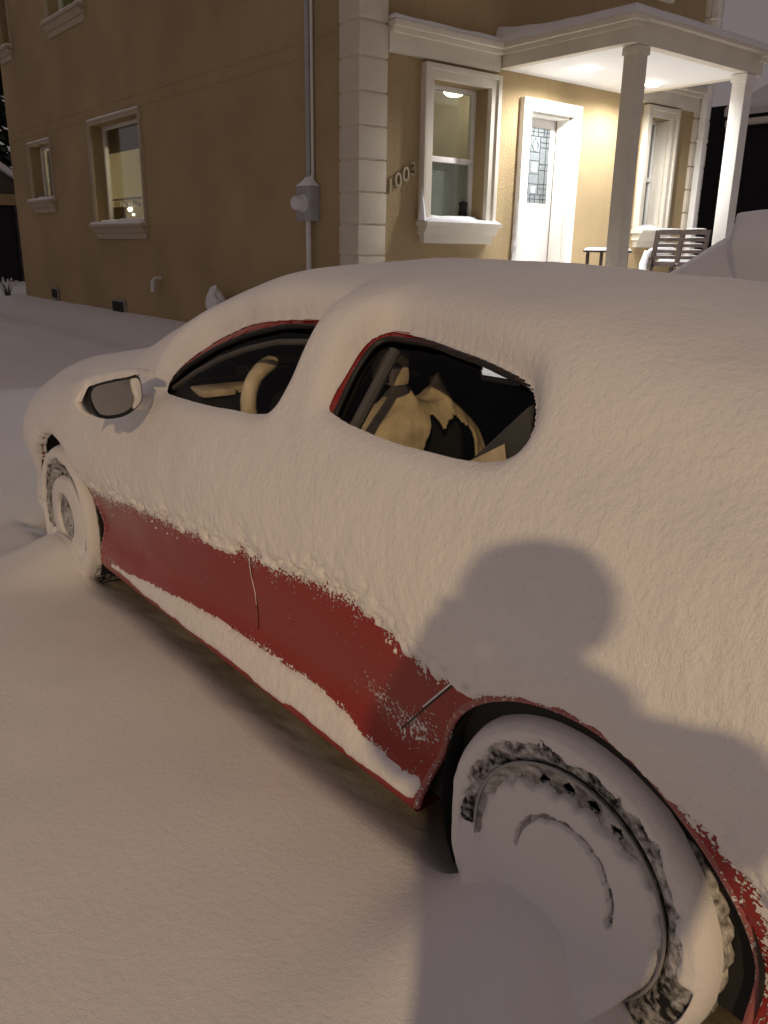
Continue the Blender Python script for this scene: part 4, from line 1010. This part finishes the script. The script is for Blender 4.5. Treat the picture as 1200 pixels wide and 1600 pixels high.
b.tube([(Xg, 7.69, 2.64), (Xg, 7.62, 2.72), (Xg, 7.69, 2.80), (Xg, 7.76, 2.72), (Xg, 7.69, 2.64)], r, 6)
b.build('leading', M['lead'], gl)
for (y, z, w_, h_) in ((7.695, 2.46, .045, .055), (7.695, 2.19, .04, .04), (7.69, 2.72, .02, .06)):
    b = MB(); b.box((Xg - .002, y - w_, z - h_), (Xg + .006, y + w_, z + h_), 0, .005); b.build('bevel_glass', M['bevelglass'], gl, smooth=20)
for (a, c) in ((7.41, 7.66), (7.73, 7.98)):
    b = MB(); b.box((XF - .227, a, 1.25), (XF - .219, c, 1.86), 0, .007); b.box((XF - .221, a + .035, 1.285), (XF - .213, c - .035, 1.825), 0, .007); b.build('door_panel', M['door'], door, smooth=20)
b = MB(); b.lathe([(0, .07), (.025, .065), (.03, .045), (.012, .03), (.012, .0), (.035, -.004)], c=(XF - .225, 7.355, 2.0), axis='x', n=16); b.build('door_knob', M['chrome'], door, smooth=True)
# snow plastered on the left edge of the door trim
u = np.linspace(0, 1, 90); v = np.linspace(0, 1, 9); U, V = np.meshgrid(u, v, indexing='ij')
hh = np.maximum(.006 + .045 * (1 - U) ** 2 + .022 * fbm(U * 26, V * 3, 0, 3, 3) * (1.2 - U), 0) * np.sqrt(np.clip(1 - (2 * V - 1) ** 2, 0, 1))
me, _ = grid_mesh('trim_snow', np.stack([XF + .0 + V * .076, 7.141 - hh, 1.05 + U * 2.0], -1)); put(me, 'trim_snow', house, [M['snow']])
hh = np.maximum(.004 + .02 * (1 - U) + .014 * fbm(U * 26, V * 3, 0, 3, 4), 0) * np.sqrt(np.clip(1 - (2 * V - 1) ** 2, 0, 1)) * (U < .62)
me, _ = grid_mesh('trim_snow', np.stack([XF + .0755 + hh * .5, 8.13 + V * .08, 1.05 + U * 2.0], -1)); put(me, 'trim_snow', house, [M['snow']])

# house number, raised digits climbing the wall
for ch, y, z in (('1', 5.105, 2.08), ('0', 5.215, 2.145), ('0', 5.325, 2.21), ('3', 5.43, 2.275)):
    cu = bpy.data.curves.new('digit', 'FONT'); cu.body = ch; cu.size = .21; cu.extrude = .012; cu.bevel_depth = .003; cu.align_x = 'CENTER'; cu.align_y = 'CENTER'
    tmp = bpy.data.objects.new('tmp', cu); col.objects.link(tmp)
    me = bpy.data.meshes.new_from_object(tmp.evaluated_get(bpy.context.evaluated_depsgraph_get())); bpy.data.objects.remove(tmp)
    o = put(me, 'house_number', house, [M['digit']]); o.matrix_world = Matrix(((0, 0, 1, XF + .02), (1, 0, 0, y), (0, 1, 0, z), (0, 0, 0, 1)))

# porch: floor, roof, posts, ceiling lights
PX, PY0, PY1 = -4.95, 6.72, 9.28
b = MB(); b.box((XF + .002, 6.55, -.1), (PX + .12, 10.8, 1.0), 0, .01); b.build('porch_floor', M['concrete'], house)
for k in range(5):
    b = MB(); b.box((PX + .12 + k * .28, 7.1, -.1), (PX + .12 + (k + 1) * .28, 8.4, .83 - k * .17), 0, .01); b.build('step', M['concrete'], house)
    snow_strip('step_snow', house, PX + .12 + k * .28, PX + .12 + (k + 1) * .28, 7.1, 8.4, .83 - k * .17, .09, k, .08)
ps = snow_strip('porch_snow', house, XF + .01, PX + .12, 6.55, 10.8, 1.0, .07, 7, .1)
b = MB(); b.box((XF + .003, PY0 + .13, 3.452), (PX - .06, PY1 - .12, 3.47)); pc = b.build('porch_ceiling', M['ceiling'], house)
for sd in (0, 1):
    b = MB()
    for (o0, o1, z0, z1) in ((0., 0.12, 3.446, 3.585), (-.035, .12, 3.583, 3.635), (-.08, .12, 3.633, 3.70)):   # stepped mouldings
        if sd == 0: b.box((XF + .003, PY0 + o0, z0), (PX - o0, PY0 + o1, z1), 0, .008)
        else: b.box((XF + .003, PY1 - o1, z0), (PX - o0, PY1 - o0, z1), 0, .008)
    b.build('fascia', M['cream'], house, smooth=20)
b = MB()
for (o0, z0, z1) in ((-.002, 3.447, 3.70), (-.082, 3.66, 3.702)): b.box((PX - .12, PY0 + o0 + .001, z0), (PX - o0, PY1 - o0 - .001, z1), 0, .006)
b.build('fascia', M['cream'], house, smooth=20)
b = MB(); b.box((XF + .004, PY0 + .1, 3.60), (PX - .1, PY1 - .1, 3.69)); b.build('porch_roof', M['white'], house)
# snow on the porch roof, heaped a little against the wall
u = np.linspace(0, 1, 70); v = np.linspace(0, 1, 80); U, V = np.meshgrid(u, v, indexing='ij')
x0, x1, y0, y1 = XF + .006, PX + .085, PY0 - .085, PY1 + .085
e = np.minimum(np.minimum((1 - U) * (x1 - x0), V * (y1 - y0)), (1 - V) * (y1 - y0))
hh = (.085 + .10 * np.exp(-U * 3.4)) * np.sqrt(np.clip(1 - (1 - np.clip(e / .07, 0, 1)) ** 2, 0, 1)) + .012 * fbm(U * 5, V * 6, 0, 3, 2)
me, _ = grid_mesh('roof_snow', np.stack([x0 + U * (x1 - x0), y0 + V * (y1 - y0), 3.697 + hh], -1)); put(me, 'roof_snow', house, [M['snow']])
for y in (6.845, 8.97):
    b = MB(); b.box((PX - .185, y, 1.0), (PX - .012, y + .172, 3.447), 0, .01); b.box((PX - .20, y - .015, 3.36), (PX + .003, y + .187, 3.3605 + .08), 0, .006); b.build('porch_post', M['cream'] if y < 7 else M['white'], house, smooth=20)
for y in (7.46, 8.77):
    b = MB(); b.lathe([(.0, -.034), (.05, -.033), (.078, -.028), (.085, -.018), (.086, .0)], c=(-6.10, y, 3.452), n=24); L_ = b.build('ceiling_light', M['lens'], house, smooth=True)
    b = MB(); b.lathe([(.086, -.001), (.10, -.008), (.112, .0)], c=(-6.10, y, 3.4515), n=24); b.build('light_rim', M['white'], L_, smooth=True)
    lamp('porch_light', (-6.10, y, 3.412), PORCH_W, (.97, .97, 1.0), .06, 'SPOT', (0, 0, 0), 172)
# downspout at the right corner
b = MB(); b.box((XF + .06, 10.94, .9), (XF + .16, 11.05, 6.9), 0, .012)
for z in (1.6, 3.0, 4.6): b.box((XF + .03, 10.92, z), (XF + .165, 11.07, z + .03))
b.build('downspout', M['white'], house, smooth=20)
# cellar vents and pipes on the side wall
for x, w_, z in ((-17.1, .38, .36), (-13.75, .55, .30)):
    b = MB(); b.box((x - w_ / 2, YS - .05, z - .02), (x + w_ / 2, YS + .02, z + .20), 0, .01); vb = b.build('cellar_vent', M['concrete'], house)
    b = MB(); b.box((x - w_ / 2 + .03, YS - .056, z + .0), (x + w_ / 2 - .03, YS - .051, z + .17)); b.build('vent_grille', M['dark'], vb)
b = MB(); b.tube([(-12.0, YS + .02, .92), (-12.0, YS - .10, .92), (-11.98, YS - .15, .88), (-11.98, YS - .16, .72)], .035, 10); b.build('vent_pipe', M['plastic'], house, smooth=True)

em = thing('electric_meter', 'grey electric meter box with round glass head and snow cap on side wall', 'electric meter', (-7.70, YS, 1.70))
b = MB(); b.box((-.16, -.13, .02), (.14, -.002, .40), 0, .012); b.build('box', M['metal'], em, smooth=20)
b = MB(); b.lathe([(0, -.275), (.06, -.27), (.078, -.25), (.082, -.16), (.095, -.155), (.10, -.13)], c=(-.01, 0, .21), axis='y', n=24); b.build('meter_head', M['plastic'], em, smooth=40)
b = MB(); b.tube([(0, -.06, .40), (0, -.06, 5.6)], .028, 12); b.build('conduit', M['metal'], em, smooth=True)
b = MB(); b.tube([(.0, -.07, .02), (.0, -.07, -1.3)], .032, 12); b.build('conduit', M['plastic'], em, smooth=True)
b = MB(); b.tube([(.042, -.03, .40), (.042, -.03, 5.6)], .018, 8); b.build('conduit', M['plastic'], em, smooth=True)
u = np.linspace(0, 1, 20); U, V = np.meshgrid(u, u, indexing='ij'); ee = np.sqrt(np.clip(1 - (2 * U - 1) ** 2, 0, 1)) * np.sqrt(np.clip(1 - (2 * V - 1) ** 4, 0, 1))
me, _ = grid_mesh('snow_cap', np.stack([-.17 + U * .32, -.135 + V * .13, .398 + (.05 + .13 * np.exp(-((U - .5) / .25) ** 2) * V) * ee], -1)); put(me, 'snow_cap', em, [M['snow']])

gm = thing('gas_meter', 'snow capped gas meter standing low against the tan side wall', 'gas meter', (-9.75, YS - .2, .27)); gm.scale = (.8, .8, .85)
b = MB(); b.box((-.16, -.1, .12), (.16, .1, .42), 0, .03); b.build('meter_body', M['metal'], gm, smooth=20)
b = MB(); b.tube([(-.1, 0, -.2), (-.1, 0, .5), (-.1, .2, .52)], .022, 8); b.tube([(.1, 0, .42), (.1, 0, .5)], .022, 8); b.build('gas_pipe', M['metal'], gm, smooth=True)
th = np.linspace(0, math.pi / 2, 14); ph = np.linspace(0, 2 * math.pi, 36); A, B_ = np.meshgrid(ph, th, indexing='ij')
rr = 1 + .16 * fbm(np.cos(A) * 1.5, np.sin(A) * 1.5, B_, 3, 9)
me, _ = grid_mesh('snow_cap', np.stack([.24 * rr * np.cos(A) * np.cos(B_) ** .7 - .05, .17 * rr * np.sin(A) * np.cos(B_) ** .7, .36 + .30 * rr * np.sin(B_) - .10 * np.cos(A)], -1)); put(me, 'snow_cap', gm, [M['snow']])

# porch furniture
ch_ = thing('porch_chair', 'brown slatted wooden chair with snow on its slats beside the porch post', 'chair', (-5.42, 8.62, 1.06))
lean = .20
def bk(b, x0, x1, z0, z1, t=.022):
    o = lambda z: .10 - .06 * (z - .2); b.add([(x0 + .14 * (z0 - .4), o(z0), z0), (x1 + .14 * (z0 - .4), o(z0), z0), (x1 + .14 * (z0 - .4), o(z0) + t, z0), (x0 + .14 * (z0 - .4), o(z0) + t, z0), (x0 + .14 * (z1 - .4), o(z1), z1), (x1 + .14 * (z1 - .4), o(z1), z1), (x1 + .14 * (z1 - .4), o(z1) + t, z1), (x0 + .14 * (z1 - .4), o(z1) + t, z1)],
          [(3, 2, 1, 0), (4, 5, 6, 7), (0, 1, 5, 4), (1, 2, 6, 5), (2, 3, 7, 6), (3, 0, 4, 7)])
for x0, x1 in ((-.385, -.33), (-.025, .03), (.33, .385)):
    b = MB(); bk(b, x0, x1, .18 if abs(x0) > .1 else .24, .64, .03); b.build('back_stile', M['wood'], ch_)
for z0, z1 in ((.585, .645), (.505, .545), (.435, .472), (.362, .40), (.29, .328), (.20, .255)):
    for x0, x1 in ((-.332, -.023), (.028, .332)):
        b = MB(); bk(b, x0, x1, z0, z1); b.build('slat', M['wood'], ch_)
        sb = MB(); zc = z1 + .006; sb.tube([(x0 + .02 + .14 * (zc - .4), .10 - .06 * (zc - .2) + .01, zc), ((x0 + x1) / 2 + .14 * (zc - .4), .10 - .06 * (zc - .2) + .012, zc + .004), (x1 - .02 + .14 * (zc - .4), .10 - .06 * (zc - .2) + .01, zc)], [.003, .007, .003], 8); sb.build('slat_snow', M['snow'], ch_, smooth=True)
for k in range(5):
    b = MB(); b.box((-.36, .12 + k * .095, .205), (.36, .20 + k * .095, .228)); b.build('seat_slat', M['wood'], ch_)
for x in (-.40, .365):
    for y in (.06, .54): b = MB(); b.box((x, y, -.06), (x + .04, y + .04, .3 if y < .3 else .36)); b.build('leg', M['wood'], ch_)
    b = MB(); b.box((x - .015, .08, .362), (x + .055, .62, .385)); b.build('arm_rest', M['wood'], ch_)
snow_strip('seat_snow', ch_, -.36, .36, .14, .58, .228, .09, 3, .1)
sb = MB(); sb.tube([(-.385, .60, .39), (-.39, .4, .41), (-.385, .2, .40), (-.42, .06, .38)], [.03, .06, .055, .02], 10); sb.tube([(-.45, .10, .38), (-.49, .08, .22), (-.47, .07, .04)], [.05, .055, .06], 10); sb.build('seat_snow', M['snow'], ch_, smooth=True)

tb = thing('side_table', 'small snow topped porch table left of the corner post', 'table', (-5.70, 7.63, 1.06))
for x in (-.2, .17):
    for y in (-.15, .12): b = MB(); b.box((x, y, -.06), (x + .03, y + .03, .36)); b.build('leg', M['wood'], tb)
b = MB(); b.box((-.23, -.17, .36), (.23, .17, .385), 0, .004); b.build('table_top', M['wood'], tb)
b = MB(); b.box((-.2, -.15, .10), (.2, .15, .12)); b.build('shelf', M['wood'], tb)
snow_strip('table_snow', tb, -.23, .23, -.17, .17, .385, .03, 3, .04); snow_strip('table_snow', tb, -.2, .2, -.15, .15, .12, .06, 4, .06)

# ------------------------------------------------------------------ neighbours
gr = thing('garage', 'dark garage with pale snowy gable edge behind the house corner', 'garage', (-26, 4.2, 0))
b = MB(); b.box((-6, -3.2, 0), (0, 3.2, 2.62)); b.build('wall', M['dark'], gr)
b = MB(); b.prism([(0.002, -3.2, 2.62), (0.002, 3.2, 2.62), (.002, 0, 4.75)], (-6, 0, 0)); b.build('gable', mat('brown_gable', (.10, .085, .07), .9, noise=.2), gr)
b = MB(); b.box((0.01, -3.3, 2.45), (.10, 3.3, 2.75)); b.build('beam', M['stucco'], gr)
for s_ in (-1, 1):
    b = MB(); b.prism([(.25, s_ * 3.5, 2.47), (.25, 0, 4.80), (.25, 0, 4.98), (.25, s_ * 3.5, 2.65)], (-6.5, 0, 0)); rf = b.build('roof', M['snow_far'], gr)
b = MB(); b.box((.0, -2.6, .1), (.06, 2.35, 2.44))
dr_ = b.build('door', M['dark'], gr)
b = MB(); b.box((.01, 2.36, .1), (.12, 2.5, 2.44)); b.build('door_post', M['darkwood'], gr)

nh = thing('neighbour_house', 'dark neighbouring house with snowy porch roof beyond the right porch post', 'house', (-10.0, 18.0, 0))
b = MB(); b.box((-4.5, .5, 0), (-.33, 6, 4.72)); b.build('wing', M['dark'], nh)
b = MB(); b.box((-.32, 1.6, 0), (7, 7, 7.0)); b.build('wall', M['stucco'], nh)
b = MB(); b.box((-.31, .05, 0), (6, 1.59, 4.16)); b.build('porch_screen', M['dark'], nh)
b = MB(); b.box((-.45, -.12, 4.17), (6.2, .06, 4.30), 0, .02); b.build('gutter', M['white'], nh, smooth=20)
b = MB(); b.box((-.45, -.05, 4.305), (6.2, .06, 4.375)); b.build('eave', M['dark'], nh)
b = MB(); b.prism([(-.5, -.1, 4.38), (-.5, 1.59, 5.05), (-.5, 1.59, 5.25), (-.5, -.02, 4.62), (-.5, -.12, 4.52)], (6.7, 0, 0)); b.build('roof_snow', M['snow_far'], nh)
b = MB(); b.box((1.2, 1.5, 5.6), (2.2, 1.59, 6.8), 0, .01); w_ = b.build('window', M['white'], nh)

def twigs(name, label, loc, n, h, spread, seed, snow=True, cat='shrub'):
    r_ = random.Random(seed); t = thing(name, label, cat, loc)
    b = MB(); s_ = MB()
    for k in range(n):
        a = r_.uniform(0, 6.28); d = r_.uniform(.2, 1) * spread; hh = h * r_.uniform(.5, 1)
        p = [Vector((0, 0, -.15)), Vector((math.cos(a) * d * .4, math.sin(a) * d * .4, hh * .5)), Vector((math.cos(a) * d, math.sin(a) * d, hh * r_.uniform(.75, 1))), Vector((math.cos(a) * d * 1.4, math.sin(a) * d * 1.4, hh * r_.uniform(.6, .95)))]
        b.tube(p, [.010, .008, .005, .002], 5)
        if r_.random() < .6: s_.tube([p[1] + Vector((0, 0, .012)), p[2] + Vector((0, 0, .014)), p[3] + Vector((0, 0, .01))], [.008, .02, .006], 6)
    b.build('branches', M['bark'], t, smooth=True); s_.build('branch_snow', M['snow'], t, smooth=True); return t
twigs('shrub', 'leafless shrub with snow on its twigs at the far house corner', (-19.35, 4.35, .25), 22, .46, .24, 3)

def tree(loc, h, r, seed, label):
    r_ = np.random.default_rng(seed); t = thing('added_evergreen', label, 'tree', loc)
    b = MB(); b.tube([(0, 0, -.2), (.05, 0, h * .5), (0, .03, h * .97)], [.22, .14, .02], 8); b.build('trunk', M['bark'], t, smooth=True)
    v = []; f = []; s = []; g = []
    for k in range(9000):
        q = r_.random() ** .8; z = h * (.12 + .88 * q); rad = r * (1 - q) * (.55 + .45 * r_.random()) + .1; a = r_.random() * 6.283
        c = np.array([rad * math.cos(a), rad * math.sin(a), z - rad * .28]); L_ = .46 * (1.15 - q * .6); d = np.array([math.cos(a), math.sin(a), -.35]) * L_; w_ = np.array([-math.sin(a), math.cos(a), r_.normal() * .3]) * L_ * .35
        i = len(v); v += [c - d * .4 - w_, c - d * .4 + w_, c + d + w_ * .3, c + d - w_ * .3]; f.append((i, i + 1, i + 2, i + 3))
    m = MB(); m.add(v, f); m.build('crown', M['leaf'], t, recalc=False)
tree((-34, 7.8, 0), 17, 4.6, 3, 'evergreen tree added behind the garage to darken the left edge of the view')  # tree added only to hide pale sky and darken that edge

# ------------------------------------------------------------------ the second car: a snow buried SUV beside the first
suv = thing('parked_suv', 'taller snow covered vehicle on the far side, only its rounded roof and windscreen showing', 'car', (.17, 3.1, 0))
def lw(dw=0., z=.0): return [(.16 + dw, .26 + z), (.06 + dw, .25 + z), (.02 + dw, .32 + z), (.03 + dw, .40 + z), (.03 + dw, .55 + z), (.0 + dw, .80 + z), (.02 + dw, .95 + z)]
SV = {
 -3.34: lw(.5, .1)[:5] + [(.45, .6), (.47, .66), (.52, .72), (.56, .74), (.62, .75), (.72, .755), (.90, .76)],
 -3.26: lw(.14, .05)[:5] + [(.14, .66), (.17, .80), (.24, .90), (.30, .93), (.40, .945), (.56, .955), (.90, .965)],
 -3.08: lw(.02) + [(.09, 1.0), (.15, 1.02), (.26, 1.035), (.5, 1.05), (.90, 1.06)],
 -2.80: lw() + [(.08, 1.03), (.14, 1.05), (.25, 1.065), (.5, 1.08), (.90, 1.09)],
 -2.50: lw() + [(.078, 1.04), (.14, 1.075), (.24, 1.09), (.5, 1.11), (.90, 1.13)],
 -2.20: lw() + [(.075, 1.06), (.14, 1.17), (.20, 1.25), (.40, 1.31), (.90, 1.35)],
 -1.95: lw() + [(.07, 1.08), (.13, 1.24), (.185, 1.36), (.34, 1.46), (.90, 1.53)],
 -1.78: lw() + [(.07, 1.085), (.13, 1.30), (.19, 1.445), (.34, 1.54), (.90, 1.58)],
 -1.40: lw() + [(.07, 1.09), (.13, 1.32), (.19, 1.50), (.34, 1.578), (.90, 1.60)],
 -0.40: lw() + [(.07, 1.09), (.13, 1.32), (.20, 1.51), (.36, 1.59), (.90, 1.615)],
  0.30: lw() + [(.07, 1.09), (.13, 1.31), (.20, 1.49), (.36, 1.56), (.90, 1.585)],
  0.62: lw(.02) + [(.12, 1.06), (.2, 1.2), (.28, 1.3), (.45, 1.36), (.90, 1.38)],
  0.80: lw(.25, .05) + [(.3, 1.02), (.34, 1.08), (.4, 1.1), (.55, 1.11), (.90, 1.115)],
}
VX = sorted(SV); VC = np.array([SV[x] for x in VX])
sx = np.concatenate([np.linspace(-3.34, -2.3, 40)[:-1], np.linspace(-2.3, -1.5, 70)[:-1], np.linspace(-1.5, .8, 50)]); stt = np.linspace(0, 22, 120)
P = loft(sx, stt, VX, VC); N = normals(P); N = -N if N[len(sx) // 2, 60, 2] < 0 else N
cx, cz = fmean(P[..., 0]), fmean(P[..., 2]); lowm = np.broadcast_to(((stt[:-1] < 6) | (stt[:-1] > 16))[None, :], cx.shape)
k = np.ones(cx.shape, bool)
for ax_ in (-2.72, -.35): k &= ~(lowm & (np.hypot(cx - ax_, np.maximum(cz - .36, 0)) < .39))
me, us = grid_mesh('body', P, k); vattr(me, 'dust', np.full(us.sum(), .6)); put(me, 'body', suv, [dusted('grey_paint', (.10, .10, .11), .35, .5)])
T = np.broadcast_to(stt[None, :], P.shape[:2]); X, Y, Z = P[..., 0], P[..., 1], P[..., 2]
top = sstep(7.2, 9., T) * sstep(14.8, 13., T)
H = .03 + .055 * top + .012 * fbm(X * 1.5, Y * 1.5, Z * 1.5, 3, 5)
lipx = -1.95 + .20 * (np.abs(.9 - Y) / .7) ** 2                     # the roof blanket ends in a curved lip over the windscreen
rf_ = sstep(lipx - .02, lipx + .012, X)
H = np.where(top > 0, H - .030 * top * sstep(-2.6, -2.45, X) * (1 - rf_) + .040 * top * rf_ * np.exp(-(X - lipx) / .22), H)
H = np.where((T < 5.5) | (T > 16.5), -.004, H)
PS = P + N * H[..., None] + np.stack([-.04 * np.exp(-((X - lipx - .01) / .03) ** 2) * top, 0 * X, 0 * X], -1)
me, _ = grid_mesh('snow_cover', PS, fmean(H) > -.001); put(me, 'snow_cover', suv, [M['snow_car']])
b = MB(); b.box((-3.1, .2, .22), (.6, 1.6, .30)); b.build('underbody', M['under'], suv)
for ax_ in (-2.72, -.35):
    for y in (.03, 1.56):
        b = MB(); b.lathe([(.0, .02), (.20, .015), (.23, .0), (.30, .0), (.335, .03), (.335, .19), (.30, .21), (0, .21)], c=(ax_, y, .335), axis='y', n=36); o = b.build('wheel', M['rubber'], suv, smooth=40); vattr(o.data, 'dust', np.full(len(o.data.vertices), .5))

# ------------------------------------------------------------------ the photographer, whose shadow falls on the car
e1 = np.array([-.713, .702]); e2 = np.array([.702, .713])
def loc(r, f, z): s_ = -1.62 + f; q = r; return (e1[0] * s_ + e2[0] * q, e1[1] * s_ + e2[1] * q, z)
pr = thing('person', 'person in a dark winter coat and knit hat taking the picture with a phone', 'person')
V_ = []; E_ = []; R_ = []
def node(p, r, parent=None):
    V_.append(loc(*p)); R_.append(r)
    if parent is not None: E_.append((parent, len(V_) - 1))
    return len(V_) - 1
RC = -.058
pel = node((RC, 0, .90), (.185, .14)); sp = node((RC, 0, 1.08), (.180, .135), pel); chs = node((RC, .01, 1.25), (.175, .13), sp); cl = node((RC, .0, 1.385), (.14, .095), chs)
nk = node((RC, .01, 1.46), (.078, .07), cl); hb = node((-.072, .035, 1.51), (.075, .085), nk); hd_ = node((-.076, .04, 1.56), (.085, .10), hb); ht = node((-.076, .03, 1.61), (.062, .075), hd_)
nose = node((-.076, .135, 1.545), (.016, .018), hd_)
for s_ in (-1, 1):
    h1 = node((RC + s_ * .10, 0, .82), (.11, .11), pel); k1 = node((RC + s_ * .12, .03, .48), (.08, .08), h1); a1 = node((RC + s_ * .12, -.01, .12), (.06, .06), k1); f1 = node((RC + s_ * .13, .10, .07), (.055, .045), a1); node((RC + s_ * .14, .17, .06), (.045, .035), f1)
    sh = node((RC - .165, 0, 1.355) if s_ < 0 else (.150, 0, 1.36), (.12, .11), chs)
    el = node((-.315, .10, 1.22) if s_ < 0 else (.125, .13, 1.19), (.085, .085), sh)
    wr__ = node((-.255, .25, 1.33) if s_ < 0 else (-.085, .235, 1.35), (.044, .042), el)
    pm = node((-.235, .278, 1.365) if s_ < 0 else (-.122, .262, 1.415), (.042, .024), wr__)
    base = (-.228, .285, 1.385) if s_ < 0 else (-.128, .275, 1.435)
    for q in range(4):
        z = base[2] - .012 + q * .017
        if s_ < 0: p1 = node((-.236, .296, z), (.0095, .0095), pm); p2 = node((-.232, .316, z + .004), (.009, .009), p1); p3 = node((-.215 + .002 * q, .322, z + .006), (.008, .008), p2)
        else: p1 = node((-.122, .296, z), (.0095, .0095), pm); p2 = node((-.128, .316, z + .003), (.009, .009), p1); p3 = node((-.143 - .002 * q, .322, z + .004), (.008, .008), p2)
    t1 = node((-.215, .265, 1.385) if s_ < 0 else (-.14, .262, 1.445), (.011, .011), pm); node((-.20, .283, 1.41) if s_ < 0 else (-.155, .283, 1.47), (.0095, .0095), t1)
me = bpy.data.meshes.new('body'); me.from_pydata(V_, E_, []); po = bpy.data.objects.new('body', me); col.objects.link(po)
sk = po.modifiers.new('skin', 'SKIN'); sk.use_smooth_shade = True
for i, r in enumerate(R_): me.skin_vertices[0].data[i].radius = r
me.skin_vertices[0].data[pel].use_root = True
su = po.modifiers.new('sub', 'SUBSURF'); su.levels = 2; su.render_levels = 2
bm_ = bpy.data.meshes.new_from_object(po.evaluated_get(bpy.context.evaluated_depsgraph_get())); bpy.data.objects.remove(po)
for m_ in ('coat', 'jean', 'skin', 'trim'): bm_.materials.append(M[m_])
for p_ in bm_.polygons:
    c = p_.center; f_ = c.x * e1[0] + c.y * e1[1] + 1.62
    r_ = c.x * e2[0] + c.y * e2[1]
    p_.material_index = 2 if c.z > 1.425 or (f_ > .235 and c.z > 1.28) else (3 if c.z < .14 else (1 if c.z < .74 else 0)); p_.use_smooth = True
body_p = put(bm_, 'body', pr)
hat = MB(); hc = loc(-.076, .03, 1.572); hat.lathe([(.104, -.02), (.113, .0), (.114, .04), (.110, .046), (.105, .062), (.087, .09), (.05, .108), (.0, .113)], c=hc, n=28); hat.build('knit_hat', M['knit'], pr, smooth=True)
hood = MB(); ring_ = [(RC + math.cos(a) * .085, -.02 + math.sin(a) * .09, 1.445) for a in np.linspace(-.4, math.pi * 2 - 1.2 + .4, 24)]
hood.tube([loc(*q) for q in ring_], .045, 10); hood.build('collar', M['coat'], pr, smooth=True)
for s_ in (-1, 1):
    b = MB(); c = loc(-.076 + s_ * .034, .128, 1.565); b.lathe([(0, -.011), (.008, -.008), (.011, 0), (.008, .008), (0, .011)], c=c, n=12); b.build('eye', M['eye'], pr, smooth=True)
    b = MB(); c = loc(-.076 + s_ * .088, .03, 1.555); b.lathe([(0, -.03), (.012, -.02), (.014, .01), (0, .03)], c=c, n=10); b.build('ear', M['skin'], pr, smooth=True)

ph_ = thing('phone', 'dark smartphone held upright in both hands of the person', 'phone')
ax_r = Vector(rv); ax_u = Vector(uv_); ax_f = Vector(fw); cen = Vector(CAM) - ax_f * .018 - ax_u * .055 + ax_r * .012
def pbox(hw, hh, d0, d1, ou=0, orr=0):
    b = MB(); pts = [cen + ax_r * (orr + sx_ * hw) + ax_u * (ou + sy_ * hh) + ax_f * d_ for d_ in (d0, d1) for sx_, sy_ in ((-1, -1), (1, -1), (1, 1), (-1, 1))]
    b.add(pts, [(3, 2, 1, 0), (4, 5, 6, 7), (0, 1, 5, 4), (1, 2, 6, 5), (2, 3, 7, 6), (3, 0, 4, 7)]); return b
b = pbox(.037, .078, -.008, 0.); o = b.build('case', M['phone'], ph_); mo_ = o.modifiers.new('bev', 'BEVEL'); mo_.width = .003; mo_.segments = 2
pbox(.034, .074, -.0095, -.0085).build('screen', M['phone'], ph_)
pbox(.010, .016, .0005, .002, .055, -.012).build('camera_bump', M['metal'], ph_)
